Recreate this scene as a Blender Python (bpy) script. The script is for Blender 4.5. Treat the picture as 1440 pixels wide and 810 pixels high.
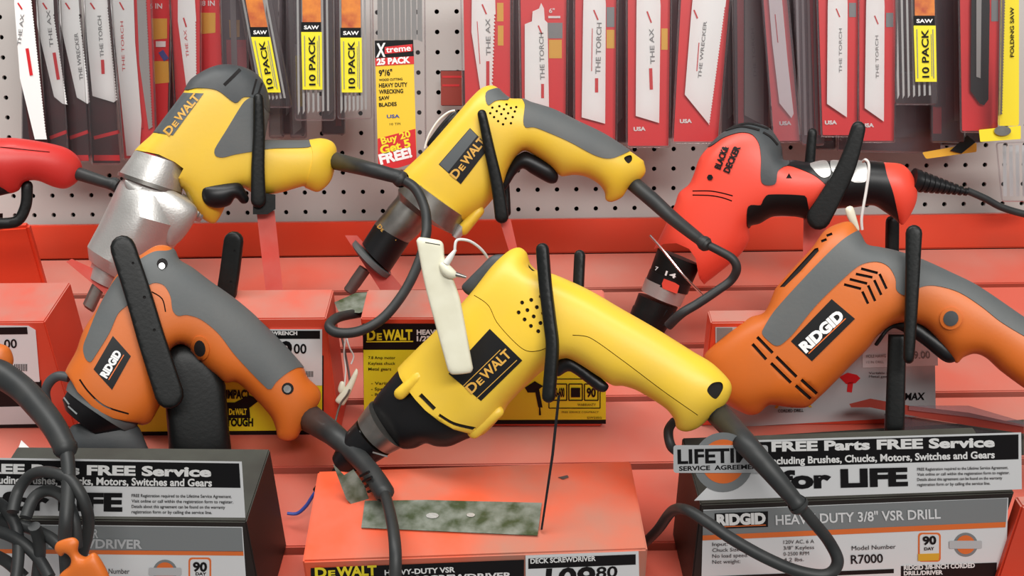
import bpy, bmesh, math, random
import numpy as np
from mathutils import Vector, Matrix
from mathutils.geometry import delaunay_2d_cdt
random.seed(7)
for o in list(bpy.data.objects): bpy.data.objects.remove(o)
SC = bpy.context.scene; COL = SC.collection
# ---------------------------------------------------------------- camera, world, lights, exposure
F = 1500.0; ZC = 1.45
PITCH = math.radians(8.0); ROLL = math.radians(0.7)
cam_d = bpy.data.cameras.new('camera'); cam = bpy.data.objects.new('camera', cam_d); COL.objects.link(cam)
cam_d.sensor_width = 36.0; cam_d.lens = 36.0 * F / 1440.0; cam_d.clip_start = 0.02
cam_d.dof.use_dof = False
RM = Matrix.Rotation(math.pi/2 - PITCH, 3, 'X') @ Matrix.Rotation(-ROLL, 3, 'Z')
cam.matrix_world = Matrix.Translation((0, 0, ZC)) @ RM.to_4x4()
SC.camera = cam
CAMP = Vector((0, 0, ZC))
SC.view_settings.view_transform = 'Standard'; SC.view_settings.look = 'None'
SC.view_settings.gamma = 1.0; SC.view_settings.use_curve_mapping = False
SC.view_settings.exposure = 0.20
w = bpy.data.worlds.new('world'); SC.world = w; w.use_nodes = True
w.node_tree.nodes['Background'].inputs[0].default_value = (1.0, 0.985, 0.96, 1)
w.node_tree.nodes['Background'].inputs[1].default_value = 0.21
def area(name, loc, target, sx, sy, power, col=(1, 1, 1)):
    d = bpy.data.lights.new(name, 'AREA'); d.shape = 'RECTANGLE'; d.size = sx; d.size_y = sy; d.energy = power; d.color = col
    o = bpy.data.objects.new(name, d); COL.objects.link(o); o.location = loc
    o.rotation_euler = (Vector(target) - Vector(loc)).to_track_quat('-Z', 'Y').to_euler()
    o['kind'] = 'structure'
    return o
area('area_light', (-0.5, 0.35, 3.3), (0, 1.2, 1.3), 2.6, 0.5, 46, (1, 0.99, 0.96))  # ceiling fluorescents of the store
area('area_light', (0.7, -1.9, 2.9), (0, 1.2, 1.3), 2.4, 0.6, 72, (1, 0.98, 0.95))  # unseen front fill, added behind the camera to brighten upright faces
# ---------------------------------------------------------------- geometry helpers
def ray(px, py):
    return (RM @ Vector((px - 720.0, 405.0 - py, -F))).normalized()
def hit(px, py, p, n):
    d = ray(px, py); return CAMP + d * ((p - CAMP).dot(n) / d.dot(n))
def proj(P):
    l = RM.transposed() @ (P - CAMP); return (720 + F * l.x / -l.z, 405 - F * l.y / -l.z)
class Plane:
    """a real plane in the place; m() carries a direction in the photograph on to it, z lifts off it (px units)"""
    def __init__(s, p, n, sc=None):
        s.p = Vector(p); s.n = Vector(n).normalized()
        if s.n.dot(CAMP - s.p) < 0: s.n = -s.n
        s.sc = sc if sc else (s.p - CAMP).dot(RM @ Vector((0, 0, -1))) / F
    def m(s, px, py, z=0.0):
        return hit(px, py, s.p + s.n * (z * s.sc), s.n)
    def o(s, px, py, z=0.0):
        return hit(px, py, s.p, s.n) + s.n * (z * s.sc)
def VP(Y, yaw=0.0, px=720, tilt=0.0):
    """upright plane at distance Y (through the ray of px), turned by yaw degrees, leaning by tilt"""
    p = hit(px, 405, Vector((0, Y, 0)), Vector((0, 1, 0)))
    n = Matrix.Rotation(math.radians(yaw), 3, 'Z') @ Matrix.Rotation(math.radians(tilt), 3, 'X') @ Vector((0, -1, 0))
    return Plane(p, n)
def FP(Y, px, py, yaw=0.0):
    """plane of a tool laid across its cradle so that its side faces a shopper standing in front"""
    p = hit(px, py, Vector((0, Y, 0)), Vector((0, 1, 0))); return Plane(p, Matrix.Rotation(math.radians(-yaw), 3, 'Z') @ (CAMP - p))
def at(px, py, Y): return hit(px, py, Vector((0, Y, 0)), Vector((0, 1, 0)))
def K(x0, y0, s, pts): return [(x0 + p[0] / s, y0 + p[1] / s) + tuple(p[2:]) for p in pts]
def K4(x0, y0, pts): return K(x0, y0, 4.05, pts)
# slope of the display (24 degrees, falling towards the viewer)
SA = math.atan(0.45)
SO = Vector((0, 1.34, ZC - 0.1432)); SV = Vector((0, math.cos(SA), math.sin(SA))); SN = Vector((0, -math.sin(SA), math.cos(SA)))
def slope(u, v, h=0.0): return SO + Vector((u, 0, 0)) + SV * v + SN * h
def on_slope(px, py, h=0.0): return hit(px, py, SO + SN * h, SN)
# ---------------------------------------------------------------- object helpers
def link(o): COL.objects.link(o); return o
def thing(name, label, cat, loc, group=None, kind=None):
    o = link(bpy.data.objects.new(name, None)); o.empty_display_size = 0.02; o.location = loc
    if label: o['label'] = label
    if cat: o['category'] = cat
    if group: o['group'] = group
    if kind: o['kind'] = kind
    return o
def tag(o, label=None, cat=None, group=None, kind=None):
    if label: o['label'] = label
    if cat: o['category'] = cat
    if group: o['group'] = group
    if kind: o['kind'] = kind
    return o
def wloc(o):
    v = Vector((0, 0, 0))
    while o: v += o.location; o = o.parent
    return v
class MB:
    def __init__(s): s.v = []; s.f = []; s.mi = []
    def add(s, vs, fs, mi=0):
        b = len(s.v); s.v += [Vector(v) for v in vs]; s.f += [tuple(b + i for i in f) for f in fs]; s.mi += [mi] * len(fs); return s
    def box(s, c, ax, ay, az, mi=0):
        c = Vector(c); vs = [c + ax * i + ay * j + az * k for k in (-1, 1) for j in (-1, 1) for i in (-1, 1)]
        return s.add(vs, [(0, 2, 3, 1), (4, 5, 7, 6), (0, 1, 5, 4), (2, 6, 7, 3), (0, 4, 6, 2), (1, 3, 7, 5)], mi)
    def build(s, name, mats, parent=None, loc=None, smooth=35, bevel=0.0, weld=1e-6):
        if loc is None: loc = Vector((0, 0, 0)) if parent is not None else (sum(s.v, Vector()) / max(1, len(s.v)))
        base = wloc(parent) + Vector(loc)
        me = bpy.data.meshes.new(name)
        me.from_pydata([tuple(v - base) for v in s.v], [], s.f)
        if not isinstance(mats, (list, tuple)): mats = [mats]
        for m in mats: me.materials.append(m)
        me.polygons.foreach_set('material_index', s.mi)
        bm = bmesh.new(); bm.from_mesh(me)
        if weld: bmesh.ops.remove_doubles(bm, verts=bm.verts, dist=weld)
        bmesh.ops.recalc_face_normals(bm, faces=bm.faces)
        if bevel:
            es = [e for e in bm.edges if len(e.link_faces) == 2 and e.calc_face_angle(0) > 0.6]
            bmesh.ops.bevel(bm, geom=es, offset=bevel, segments=2, affect='EDGES', clamp_overlap=True)
        bm.to_mesh(me); bm.free()
        if smooth:
            me.shade_smooth(); me.set_sharp_from_angle(angle=math.radians(smooth))
        o = bpy.data.objects.new(name, me); link(o); o.location = loc
        if parent is not None: o.parent = parent
        return o
# ---------------------------------------------------------------- materials
def mat(name, col, rough=0.45, metal=0.0, spec=0.5, dust=None, dustamt=0.5, scale=30, bump=0.0, bscale=300, coat=0.0, updust=None):
    m = bpy.data.materials.new(name); m.use_nodes = True; nt = m.node_tree; b = nt.nodes['Principled BSDF']
    b.inputs['Base Color'].default_value = (*col, 1); b.inputs['Roughness'].default_value = rough
    b.inputs['Metallic'].default_value = metal; b.inputs['Specular IOR Level'].default_value = spec
    if coat: b.inputs['Coat Weight'].default_value = coat; b.inputs['Coat Roughness'].default_value = 0.15
    tc = nt.nodes.new('ShaderNodeTexCoord')
    if dust:
        n = nt.nodes.new('ShaderNodeTexNoise'); n.inputs['Scale'].default_value = scale; n.inputs['Detail'].default_value = 6
        nt.links.new(tc.outputs['Object'], n.inputs['Vector'])
        r = nt.nodes.new('ShaderNodeMapRange'); r.inputs[1].default_value = 0.35; r.inputs[2].default_value = 0.75
        r.inputs[3].default_value = 0.0; r.inputs[4].default_value = dustamt
        nt.links.new(n.outputs['Fac'], r.inputs[0])
        x = nt.nodes.new('ShaderNodeMix'); x.data_type = 'RGBA'; x.inputs[6].default_value = (*col, 1); x.inputs[7].default_value = (*dust, 1)
        nt.links.new(r.outputs[0], x.inputs[0]); nt.links.new(x.outputs[2], b.inputs['Base Color'])
    if updust:
        # dust that has settled on the faces that look up
        gm = nt.nodes.new('ShaderNodeNewGeometry'); sp = nt.nodes.new('ShaderNodeSeparateXYZ'); nt.links.new(gm.outputs['True Normal'], sp.inputs[0])
        r = nt.nodes.new('ShaderNodeMapRange'); r.inputs[1].default_value = 0.55; r.inputs[2].default_value = 0.9; r.inputs[4].default_value = 0.8; nt.links.new(sp.outputs[2], r.inputs[0])
        n = nt.nodes.new('ShaderNodeTexNoise'); n.inputs['Scale'].default_value = 22; n.inputs['Detail'].default_value = 7; nt.links.new(tc.outputs['Object'], n.inputs['Vector'])
        mm = nt.nodes.new('ShaderNodeMapRange'); mm.inputs[1].default_value = 0.3; mm.inputs[2].default_value = 0.65; mm.inputs[3].default_value = 0.35; nt.links.new(n.outputs['Fac'], mm.inputs[0])
        mu = nt.nodes.new('ShaderNodeMath'); mu.operation = 'MULTIPLY'; nt.links.new(r.outputs[0], mu.inputs[0]); nt.links.new(mm.outputs[0], mu.inputs[1])
        y = nt.nodes.new('ShaderNodeMix'); y.data_type = 'RGBA'; y.inputs[6].default_value = (*col, 1); y.inputs[7].default_value = (*updust, 1)
        if dust: nt.links.new(x.outputs[2], y.inputs[6])
        nt.links.new(mu.outputs[0], y.inputs[0]); nt.links.new(y.outputs[2], b.inputs['Base Color'])
    if bump:
        n = nt.nodes.new('ShaderNodeTexNoise'); n.inputs['Scale'].default_value = bscale; n.inputs['Detail'].default_value = 3
        nt.links.new(tc.outputs['Object'], n.inputs['Vector'])
        q = nt.nodes.new('ShaderNodeBump'); q.inputs['Strength'].default_value = bump; q.inputs['Distance'].default_value = 0.0004
        nt.links.new(n.outputs['Fac'], q.inputs['Height']); nt.links.new(q.outputs[0], b.inputs['Normal'])
    return m
def clear(name, tint, film, rough=0.12, body=0.12):
    """thin clear plastic: mostly see-through, a share of milky diffuse, glossy towards grazing angles"""
    m = bpy.data.materials.new(name); m.use_nodes = True; nt = m.node_tree; nt.nodes.clear()
    out = nt.nodes.new('ShaderNodeOutputMaterial'); t = nt.nodes.new('ShaderNodeBsdfTransparent'); t.inputs[0].default_value = (*tint, 1)
    g = nt.nodes.new('ShaderNodeBsdfGlossy'); g.inputs['Roughness'].default_value = rough; g.inputs[0].default_value = (1, 1, 1, 1)
    d = nt.nodes.new('ShaderNodeBsdfDiffuse'); d.inputs[0].default_value = (*film, 1)
    a = nt.nodes.new('ShaderNodeMixShader'); a.inputs[0].default_value = body
    nt.links.new(t.outputs[0], a.inputs[1]); nt.links.new(d.outputs[0], a.inputs[2])
    fr = nt.nodes.new('ShaderNodeFresnel'); fr.inputs[0].default_value = 1.5
    b = nt.nodes.new('ShaderNodeMixShader'); nt.links.new(fr.outputs[0], b.inputs[0]); nt.links.new(a.outputs[0], b.inputs[1]); nt.links.new(g.outputs[0], b.inputs[2])
    nt.links.new(b.outputs[0], out.inputs[0]); return m
M = {}
M['yellow'] = mat('yellow_plastic', (0.80, 0.52, 0.035), 0.42, dust=(0.62, 0.42, 0.08), dustamt=0.35, scale=25, bump=0.15)
M['yellow_dark'] = mat('deep_yellow_plastic', (0.70, 0.40, 0.02), 0.45)
M['orange'] = mat('orange_plastic', (0.60, 0.135, 0.014), 0.45, dust=(0.44, 0.12, 0.03), dustamt=0.3, bump=0.15)
M['redplastic'] = mat('red_orange_plastic', (0.80, 0.065, 0.035), 0.42, bump=0.12)
M['milwred'] = mat('deep_red_plastic', (0.58, 0.03, 0.025), 0.42, bump=0.1)
M['grey_rubber'] = mat('grey_rubber', (0.092, 0.100, 0.102), 0.6, dust=(0.125, 0.125, 0.12), bump=0.3)
M['dark_rubber'] = mat('dark_grey_rubber', (0.038, 0.044, 0.048), 0.55, dust=(0.09, 0.09, 0.09), bump=0.25)
M['black_rubber'] = mat('black_rubber', (0.004, 0.005, 0.005), 0.42, spec=0.28, dust=(0.009, 0.009, 0.009), bump=0.3)
M['black'] = mat('black_plastic', (0.006, 0.006, 0.007), 0.38, spec=0.35)
M['void'] = mat('dark_interior', (0.006, 0.004, 0.004), 0.9)
M['cord'] = mat('charcoal_cord_rubber', (0.020, 0.022, 0.023), 0.5, spec=0.4, dust=(0.042, 0.042, 0.040), scale=60)
M['cast'] = mat('cast_aluminium', (0.62, 0.61, 0.59), 0.42, metal=0.75, dust=(0.42, 0.41, 0.39), dustamt=0.6, scale=18, bump=0.4, bscale=500)
M['steel'] = mat('worn_steel', (0.34, 0.33, 0.31), 0.35, metal=0.9, dust=(0.16, 0.14, 0.12), dustamt=0.7, scale=50)
M['darksteel'] = mat('dark_steel', (0.16, 0.13, 0.12), 0.45, metal=0.8)
M['chrome'] = mat('bright_steel', (0.75, 0.75, 0.74), 0.2, metal=1.0)
M['rail'] = mat('gloss_red_paint', (0.80, 0.055, 0.016), 0.4, dust=(0.66, 0.10, 0.05), dustamt=0.4, scale=8)
M['slat'] = mat('dusty_glare_red_paint', (0.60, 0.100, 0.062), 0.42, dust=(0.47, 0.215, 0.17), dustamt=0.9, scale=7, bump=0.2, bscale=60)  # pink tone: dust plus overhead glare put into the colour
M['slatred'] = mat('dusty_red_case_paint', (0.74, 0.09, 0.035), 0.42, dust=(0.52, 0.20, 0.15), dustamt=0.8, scale=9)
M['boxred'] = mat('red_box_paint', (0.70, 0.055, 0.02), 0.4, dust=(0.56, 0.10, 0.06), dustamt=0.5, scale=10, updust=(0.40, 0.23, 0.19))
M['bracket'] = mat('red_painted_steel', (0.62, 0.07, 0.05), 0.35, dust=(0.55, 0.2, 0.17), dustamt=0.6, scale=22)
M['peg'] = mat('grey_pegboard', (0.50, 0.475, 0.45), 0.6, dust=(0.42, 0.39, 0.37), dustamt=0.6, scale=6, bump=0.2)
M['white'] = mat('white_card', (0.80, 0.80, 0.79), 0.5)
M['offwhite'] = mat('cream_plastic', (0.80, 0.78, 0.62), 0.4, dust=(0.62, 0.58, 0.42), dustamt=0.5, scale=45)
M['ink'] = mat('black_ink', (0.006, 0.006, 0.007), 0.5, spec=0.2)
M['inkred'] = mat('red_ink', (0.62, 0.015, 0.02), 0.45)
M['whiteink'] = mat('white_ink', (0.85, 0.85, 0.84), 0.5)
M['greyink'] = mat('grey_ink', (0.22, 0.22, 0.22), 0.5)
M['plate'] = mat('black_name_plate', (0.008, 0.008, 0.009), 0.4, spec=0.3)
M['plategrey'] = mat('grey_name_plate', (0.075, 0.085, 0.09), 0.4)
M['gold'] = mat('gold_ink', (0.66, 0.36, 0.06), 0.4)
M['yelink'] = mat('yellow_ink', (0.86, 0.70, 0.02), 0.5)
M['labelyel'] = mat('yellow_print', (0.84, 0.74, 0.02), 0.45)
M['labelgrey'] = mat('grey_print', (0.22, 0.235, 0.24), 0.4)
M['labellight'] = mat('pale_grey_print', (0.52, 0.53, 0.54), 0.4)
M['labelwhite'] = mat('white_print', (0.76, 0.77, 0.78), 0.38)
M['labelorange'] = mat('orange_print', (0.80, 0.17, 0.03), 0.45)
M['carton'] = mat('dark_carton', (0.020, 0.014, 0.012), 0.5, spec=0.3, updust=(0.060, 0.064, 0.052))
M['bladebright'] = mat('bright_saw_blades', (0.55, 0.55, 0.54), 0.35)
M['cartonside'] = mat('brown_black_carton', (0.045, 0.014, 0.010), 0.4)
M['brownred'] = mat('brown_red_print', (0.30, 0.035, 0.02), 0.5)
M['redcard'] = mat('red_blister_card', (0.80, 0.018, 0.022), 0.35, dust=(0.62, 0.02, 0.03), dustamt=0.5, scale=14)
M['darkcard'] = mat('dark_shaded_blister_card', (0.07, 0.012, 0.014), 0.4, dust=(0.02, 0.012, 0.012), dustamt=0.9, scale=25)  # red card colour darkened to paint in the shade among the packs
M['blade'] = mat('white_saw_blade', (0.90, 0.895, 0.885), 0.4)
M['bladegrey'] = mat('grey_saw_blade', (0.36, 0.35, 0.34), 0.4)
M['labelamber'] = mat('amber_print', (0.78, 0.42, 0.03), 0.45)
M['orangepic'] = mat('orange_picture', (0.75, 0.25, 0.03), 0.45, dust=(0.35, 0.03, 0.02), dustamt=1.0, scale=60)
M['clear'] = clear('clear_plastic', (0.985, 0.98, 0.98), (0.66, 0.60, 0.64), 0.14, 0.035)
M['clearedge'] = clear('clear_plastic_rim', (0.80, 0.76, 0.78), (0.52, 0.44, 0.48), 0.15, 0.17)
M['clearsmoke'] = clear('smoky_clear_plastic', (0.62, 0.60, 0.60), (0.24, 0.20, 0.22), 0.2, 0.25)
M['moss'] = mat('corroded_steel_plate', (0.20, 0.215, 0.18), 0.45, dust=(0.035, 0.05, 0.015), dustamt=1.3, scale=70, bump=0.5, bscale=120)
M['string'] = mat('white_string', (0.72, 0.71, 0.68), 0.6)
M['blue'] = mat('blue_wire', (0.04, 0.07, 0.30), 0.4)
M['toporange'] = mat('orange_red_box_top', (0.78, 0.085, 0.022), 0.4, dust=(0.33, 0.21, 0.16), dustamt=1.0, scale=9)
# ---------------------------------------------------------------- 2D helpers
def smooth_poly(pts, step=3.0, closed=True):
    """Catmull-Rom through the points; a point given twice is a sharp corner"""
    P = []; corner = []
    i = 0
    while i < len(pts):
        p = (float(pts[i][0]), float(pts[i][1]))
        if i + 1 < len(pts) and abs(pts[i+1][0] - p[0]) < 1e-6 and abs(pts[i+1][1] - p[1]) < 1e-6:
            P.append(p); corner.append(True); i += 2
        else: P.append(p); corner.append(False); i += 1
    n = len(P); out = []
    rng = range(n) if closed else range(n - 1)
    A = np.array(P)
    for i in rng:
        p1 = A[i]; p2 = A[(i + 1) % n]
        p0 = A[i - 1] if (closed or i > 0) else p1
        p3 = A[(i + 2) % n] if (closed or i + 2 < n) else p2
        L = np.linalg.norm(p2 - p1)
        m1 = (p2 - p0) * 0.5; m2 = (p3 - p1) * 0.5
        def lim(m):
            l = np.linalg.norm(m); return m * min(1, L / l) if l > 1e-9 else m
        m1 = lim(m1); m2 = lim(m2)
        if corner[i]: m1 = p2 - p1
        if corner[(i + 1) % n]: m2 = p2 - p1
        k = max(1, int(round(L / step)))
        for j in range(k):
            t = j / k; t2 = t * t; t3 = t2 * t
            out.append(tuple((2*t3 - 3*t2 + 1) * p1 + (t3 - 2*t2 + t) * m1 + (-2*t3 + 3*t2) * p2 + (t3 - t2) * m2))
    if not closed: out.append(tuple(A[-1]))
    return out
def sharp_poly(pts, step=4.0):
    out = []
    n = len(pts)
    for i in range(n):
        a = np.array(pts[i][:2], float); b = np.array(pts[(i + 1) % n][:2], float); k = max(1, int(np.linalg.norm(b - a) / step))
        out += [tuple(a + (b - a) * j / k) for j in range(k)]
    return out
def circ(cx, cy, r, n=10, ry=None, ang=0):
    ry = r if ry is None else ry; ca, sa = math.cos(math.radians(ang)), math.sin(math.radians(ang)); o = []
    for i in range(n):
        a = 2 * math.pi * i / n; x = r * math.cos(a); y = ry * math.sin(a); o.append((cx + x * ca - y * sa, cy + x * sa + y * ca))
    return o
def bar(p, q, wd):
    """thin rectangle from p to q"""
    p = np.array(p[:2], float); q = np.array(q[:2], float); d = (q - p) / np.linalg.norm(q - p); e = np.array((-d[1], d[0])) * wd / 2
    return [tuple(p - e), tuple(q - e), tuple(q + e), tuple(p + e)]
def rrect(x0, y0, x1, y1, r, n=4):
    o = []
    for cx, cy, a0 in ((x1 - r, y0 + r, -90), (x1 - r, y1 - r, 0), (x0 + r, y1 - r, 90), (x0 + r, y0 + r, 180)):
        for i in range(n + 1):
            a = math.radians(a0 + 90 * i / n); o.append((cx + r * math.cos(a), cy + r * math.sin(a)))
    return o
def inside(poly, X, Y):
    poly = np.asarray(poly); x0 = poly[:, 0]; y0 = poly[:, 1]; x1 = np.roll(x0, -1); y1 = np.roll(y0, -1)
    r = np.zeros(X.shape, bool)
    for a, b, c, d in zip(x0, y0, x1, y1):
        if b == d: continue
        m = ((b > Y) != (d > Y)) & (X < (c - a) * (Y - b) / (d - b) + a); r ^= m
    return r
def dist_poly(poly, P):
    A = np.asarray(poly, float); B = np.roll(A, -1, 0); D = B - A; L = (D * D).sum(1); L[L == 0] = 1e-9
    best = np.full(len(P), 1e9); cp = np.zeros((len(P), 2))
    for i in range(len(A)):
        t = np.clip(((P - A[i]) @ D[i]) / L[i], 0, 1)[:, None]; c = A[i] + t * D[i]; d = np.linalg.norm(P - c, axis=1)
        m = d < best; best[m] = d[m]; cp[m] = c[m]
    return best, cp
class Body:
    """solid moulded body: outline in its plane, thickness from the local width (round cross-section)"""
    def __init__(s, plane, outline, zs=1.0, cap=None, z0=0.0, step=3.0, g=1.5, smooth=True, floor=0.0):
        s.pl = plane; s.zs = zs; s.cap = cap; s.z0 = z0; s.floor = floor
        s.poly = smooth_poly(outline, step) if smooth else sharp_poly(outline, step)
        P = np.array(s.poly); s.mn = P.min(0) - 3 * g; mx = P.max(0) + 3 * g; s.g = g
        nx = int((mx[0] - s.mn[0]) / g) + 2; ny = int((mx[1] - s.mn[1]) / g) + 2
        X, Y = np.meshgrid(s.mn[0] + np.arange(nx) * g, s.mn[1] + np.arange(ny) * g); I = inside(P, X, Y)
        u = np.zeros((ny, nx)); om = 2 / (1 + math.sin(math.pi / max(nx, ny) * 1.6)); rb = (np.add.outer(np.arange(ny), np.arange(nx)) % 2)
        masks = [I & (rb == 0), I & (rb == 1)]
        for it in range(260):
            for mk in masks:
                nb = np.zeros_like(u); nb[1:-1, 1:-1] = 0.25 * (u[:-2, 1:-1] + u[2:, 1:-1] + u[1:-1, :-2] + u[1:-1, 2:] + 2 * g * g)
                u = np.where(mk, u + om * (nb - u), u)
        s.u = u
    def _u(s, P):
        q = (P - s.mn) / s.g; ix = np.clip(q[:, 0].astype(int), 0, s.u.shape[1] - 2); iy = np.clip(q[:, 1].astype(int), 0, s.u.shape[0] - 2)
        fx = q[:, 0] - ix; fy = q[:, 1] - iy; u = s.u
        return u[iy, ix] * (1-fx) * (1-fy) + u[iy, ix+1] * fx * (1-fy) + u[iy+1, ix] * (1-fx) * fy + u[iy+1, ix+1] * fx * fy
    def z(s, P):
        P = np.atleast_2d(np.asarray(P, float)); d, cp = dist_poly(s.poly, P); R = 4.0
        u = s._u(P); near = (d < R) & (d > 1e-6)
        dd = np.where(d > 1e-6, d, 1)[:, None]; q = cp + (P - cp) / dd * R
        uq = s._u(q); u = np.where(near, np.maximum(uq, 0.2) * d / R, u); u = np.where(d <= 1e-6, 0, u)
        u = np.where(inside(s.poly, P[:, 0], P[:, 1]) | (d < 1e-6), u, 0)
        z = np.sqrt(np.maximum(u, 0)) * s.zs
        if s.cap: z = s.cap * (1 - np.exp(-(z / s.cap) ** 1.0 * 1.0)) * 1.0 if False else z / (1 + (z / s.cap) ** 4) ** 0.25
        return z + s.floor * (d > 1e-6)
    def place(s, Q, lift=0.0):
        """where on the plane a mark must start to be seen at Q once it sits on the rounded surface"""
        Q = np.atleast_2d(np.array([q[:2] for q in Q], float)); q = Q.copy()
        for _ in range(5):
            Z = s.z(q) + s.z0 + lift
            pr = np.array([proj(s.pl.o(a, b, z)) for (a, b), z in zip(q, Z)]); q = q - (pr - Q) * 0.8
        return q
    def make(s, name, material, parent, regions=(), recess=(), grid=5.0, rdepth=4.0, trim=None):
        """regions: (name, polygon, lift, material, wrap_to_back, parent or None); recess: polygons sunk into the front"""
        regions = [(r[0], s.place(smooth_poly(r[1], 4.0) if r[0] in ('silver_inlay', 'motor_cap', 'grip_overmold', 'rear_bumper', 'end_collar', 'rear_cover', 'grip', 'trigger') else sharp_poly(r[1], 6.0) if len(r[1]) < 8 else r[1], r[2]).tolist()) + tuple(r[2:]) for r in regions]; recess = [s.place(q).tolist() for q in recess]
        P = list(s.poly); edges = [(i, (i + 1) % len(P)) for i in range(len(P))]
        O = np.array(P); nx = np.roll(O, -1, 0) - np.roll(O, 1, 0); nrm = np.stack([-nx[:, 1], nx[:, 0]], 1); nrm /= np.maximum(np.linalg.norm(nrm, axis=1), 1e-9)[:, None]
        area2 = np.sum(O[:, 0] * np.roll(O[:, 1], -1) - np.roll(O[:, 0], -1) * O[:, 1])
        if area2 < 0: nrm = -nrm
        cand = []
        for dd in (0.35, 1.2, 2.8):
            Q = O + nrm * dd; d, _ = dist_poly(s.poly, Q); ok = inside(O, Q[:, 0], Q[:, 1]) & (d > dd * 0.8); cand += [tuple(q) for q in Q[ok]]
        mn = O.min(0); mx = O.max(0); gx = np.arange(mn[0], mx[0], grid); gy = np.arange(mn[1], mx[1], grid * 0.866); G = []
        for j, y in enumerate(gy):
            for x in gx: G.append((x + (grid / 2 if j % 2 else 0), y))
        G = np.array(G); d, _ = dist_poly(s.poly, G); G = G[inside(O, G[:, 0], G[:, 1]) & (d > 4.0)]
        if trim is not None: trim = s.place(trim).tolist()
        allp = [np.array(r[1]) for r in regions] + [np.array(q) for q in recess] + ([np.array(trim)] if trim is not None else [])
        for q in allp:
            if len(G): dq, _ = dist_poly(q, G); G = G[dq > 1.0]
        pts = P + cand + [tuple(q) for q in G]
        for q in allp:
            b = len(pts); pts += [tuple(v) for v in q]; edges += [(b + i, b + (i + 1) % len(q)) for i in range(len(q))]
        V, E, T, *_ = delaunay_2d_cdt([Vector(p) for p in pts], edges, [], 0, 1e-4)
        V = np.array([tuple(v) for v in V]); T = np.array([t for t in T if len(t) == 3]); C = V[T].mean(1)
        k_ = inside(O, C[:, 0], C[:, 1])
        if trim is not None: k_ &= inside(trim, C[:, 0], C[:, 1])
        T = T[k_]; C = V[T].mean(1)
        used = np.unique(T); re = -np.ones(len(V), int); re[used] = np.arange(len(used)); V = V[used]; T = re[T]
        d, _ = dist_poly(s.poly, V); Z = s.z(V); bd = d < 1e-3; Z[bd] = 0
        n = len(V); W = np.array([tuple(s.pl.m(v[0], v[1], 0)) for v in V]); N = np.array(tuple(s.pl.n)) * s.pl.sc
        front = W + N * (s.z0 + Z)[:, None]; back = W + N * (s.z0 - Z)[:, None]
        bi = np.arange(n) + n; bi[bd] = np.arange(n)[bd]
        TF = T; TB = bi[T][:, ::-1]; A = np.vstack([front, back]); FA = np.vstack([TF, TB])
        fn = np.cross(A[FA[:, 1]] - A[FA[:, 0]], A[FA[:, 2]] - A[FA[:, 0]]); vn = np.zeros_like(A)
        # front triangles must look to the viewer
        s0 = np.sign((fn[:len(TF)] @ N).sum());
        for k in range(3): np.add.at(vn, FA[:, k], fn * s0)
        vn /= np.maximum(np.linalg.norm(vn, axis=1), 1e-12)[:, None]
        s.A, s.VN = A, vn
        rin = np.zeros(len(TF), bool); mb = MB()
        for q in recess: rin |= inside(q, C[:, 0], C[:, 1])
        keep = TF[~rin]; mb.add(A.tolist(), [tuple(t) for t in keep] + [tuple(t) for t in TB], 0)
        if trim is not None:
            cnt = {}
            for t in TF:
                for a, b in ((t[0], t[1]), (t[1], t[2]), (t[2], t[0])): cnt[frozenset((int(a), int(b)))] = cnt.get(frozenset((int(a), int(b))), 0) + 1
            ws = []; wf = []
            for e, c in cnt.items():
                if c == 1:
                    a, b = tuple(e)
                    if not (bd[a] and bd[b]): k = len(ws); ws += [A[a], A[b], A[bi[b]], A[bi[a]]]; wf.append((k, k+1, k+2, k+3))
            mb.add(ws, wf, 0)
        if rin.any():
            R = TF[rin]; low = A - np.array(tuple(s.pl.n)) * (rdepth * s.pl.sc)
            ids = np.unique(R); mp = {int(i): k for k, i in enumerate(ids)}
            mb.add(low[ids].tolist(), [tuple(mp[int(i)] for i in t) for t in R], 1)
            cnt = {}
            for t in R:
                for a, b in ((t[0], t[1]), (t[1], t[2]), (t[2], t[0])): cnt[frozenset((int(a), int(b)))] = cnt.get(frozenset((int(a), int(b))), 0) + 1
            ws = []; wf = []
            for e, c in cnt.items():
                if c == 1:
                    a, b = tuple(e); k = len(ws); ws += [A[a], A[b], low[b], low[a]]; wf.append((k, k+1, k+2, k+3))
            mb.add(ws, wf, 0)
        ob = mb.build(name, [material, M['void']], parent, smooth=50)
        s.ob = ob; s.parts = {}
        for r in regions:
            nm, q, lift, mt, wrap = r[:5]; par = r[5] if len(r) > 5 and r[5] is not None else parent
            if par == 'body': par = ob
            sel = inside(q, C[:, 0], C[:, 1]); R = TF[sel]
            if not len(R): continue
            RB = TB[sel] if wrap else np.zeros((0, 3), int); RR = np.vstack([R, RB]).astype(int)
            up = A + vn * (lift * s.pl.sc); lo = A - vn * (1.0 * s.pl.sc); ids = np.unique(RR); mp = {int(i): k for k, i in enumerate(ids)}
            m2 = MB(); m2.add(up[ids].tolist(), [tuple(mp[int(i)] for i in t) for t in RR], 0); cnt = {}
            for t in RR:
                for a, b in ((t[0], t[1]), (t[1], t[2]), (t[2], t[0])): cnt[frozenset((int(a), int(b)))] = cnt.get(frozenset((int(a), int(b))), 0) + 1
            ws = []; wf = []
            for e, c in cnt.items():
                if c == 1:
                    a, b = tuple(e); k = len(ws); ws += [up[a], up[b], lo[b], lo[a]]; wf.append((k, k+1, k+2, k+3))
            m2.add(ws, wf, 0)
            po = m2.build(nm, mt, par, smooth=50); s.parts[nm] = po
        return ob
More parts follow.
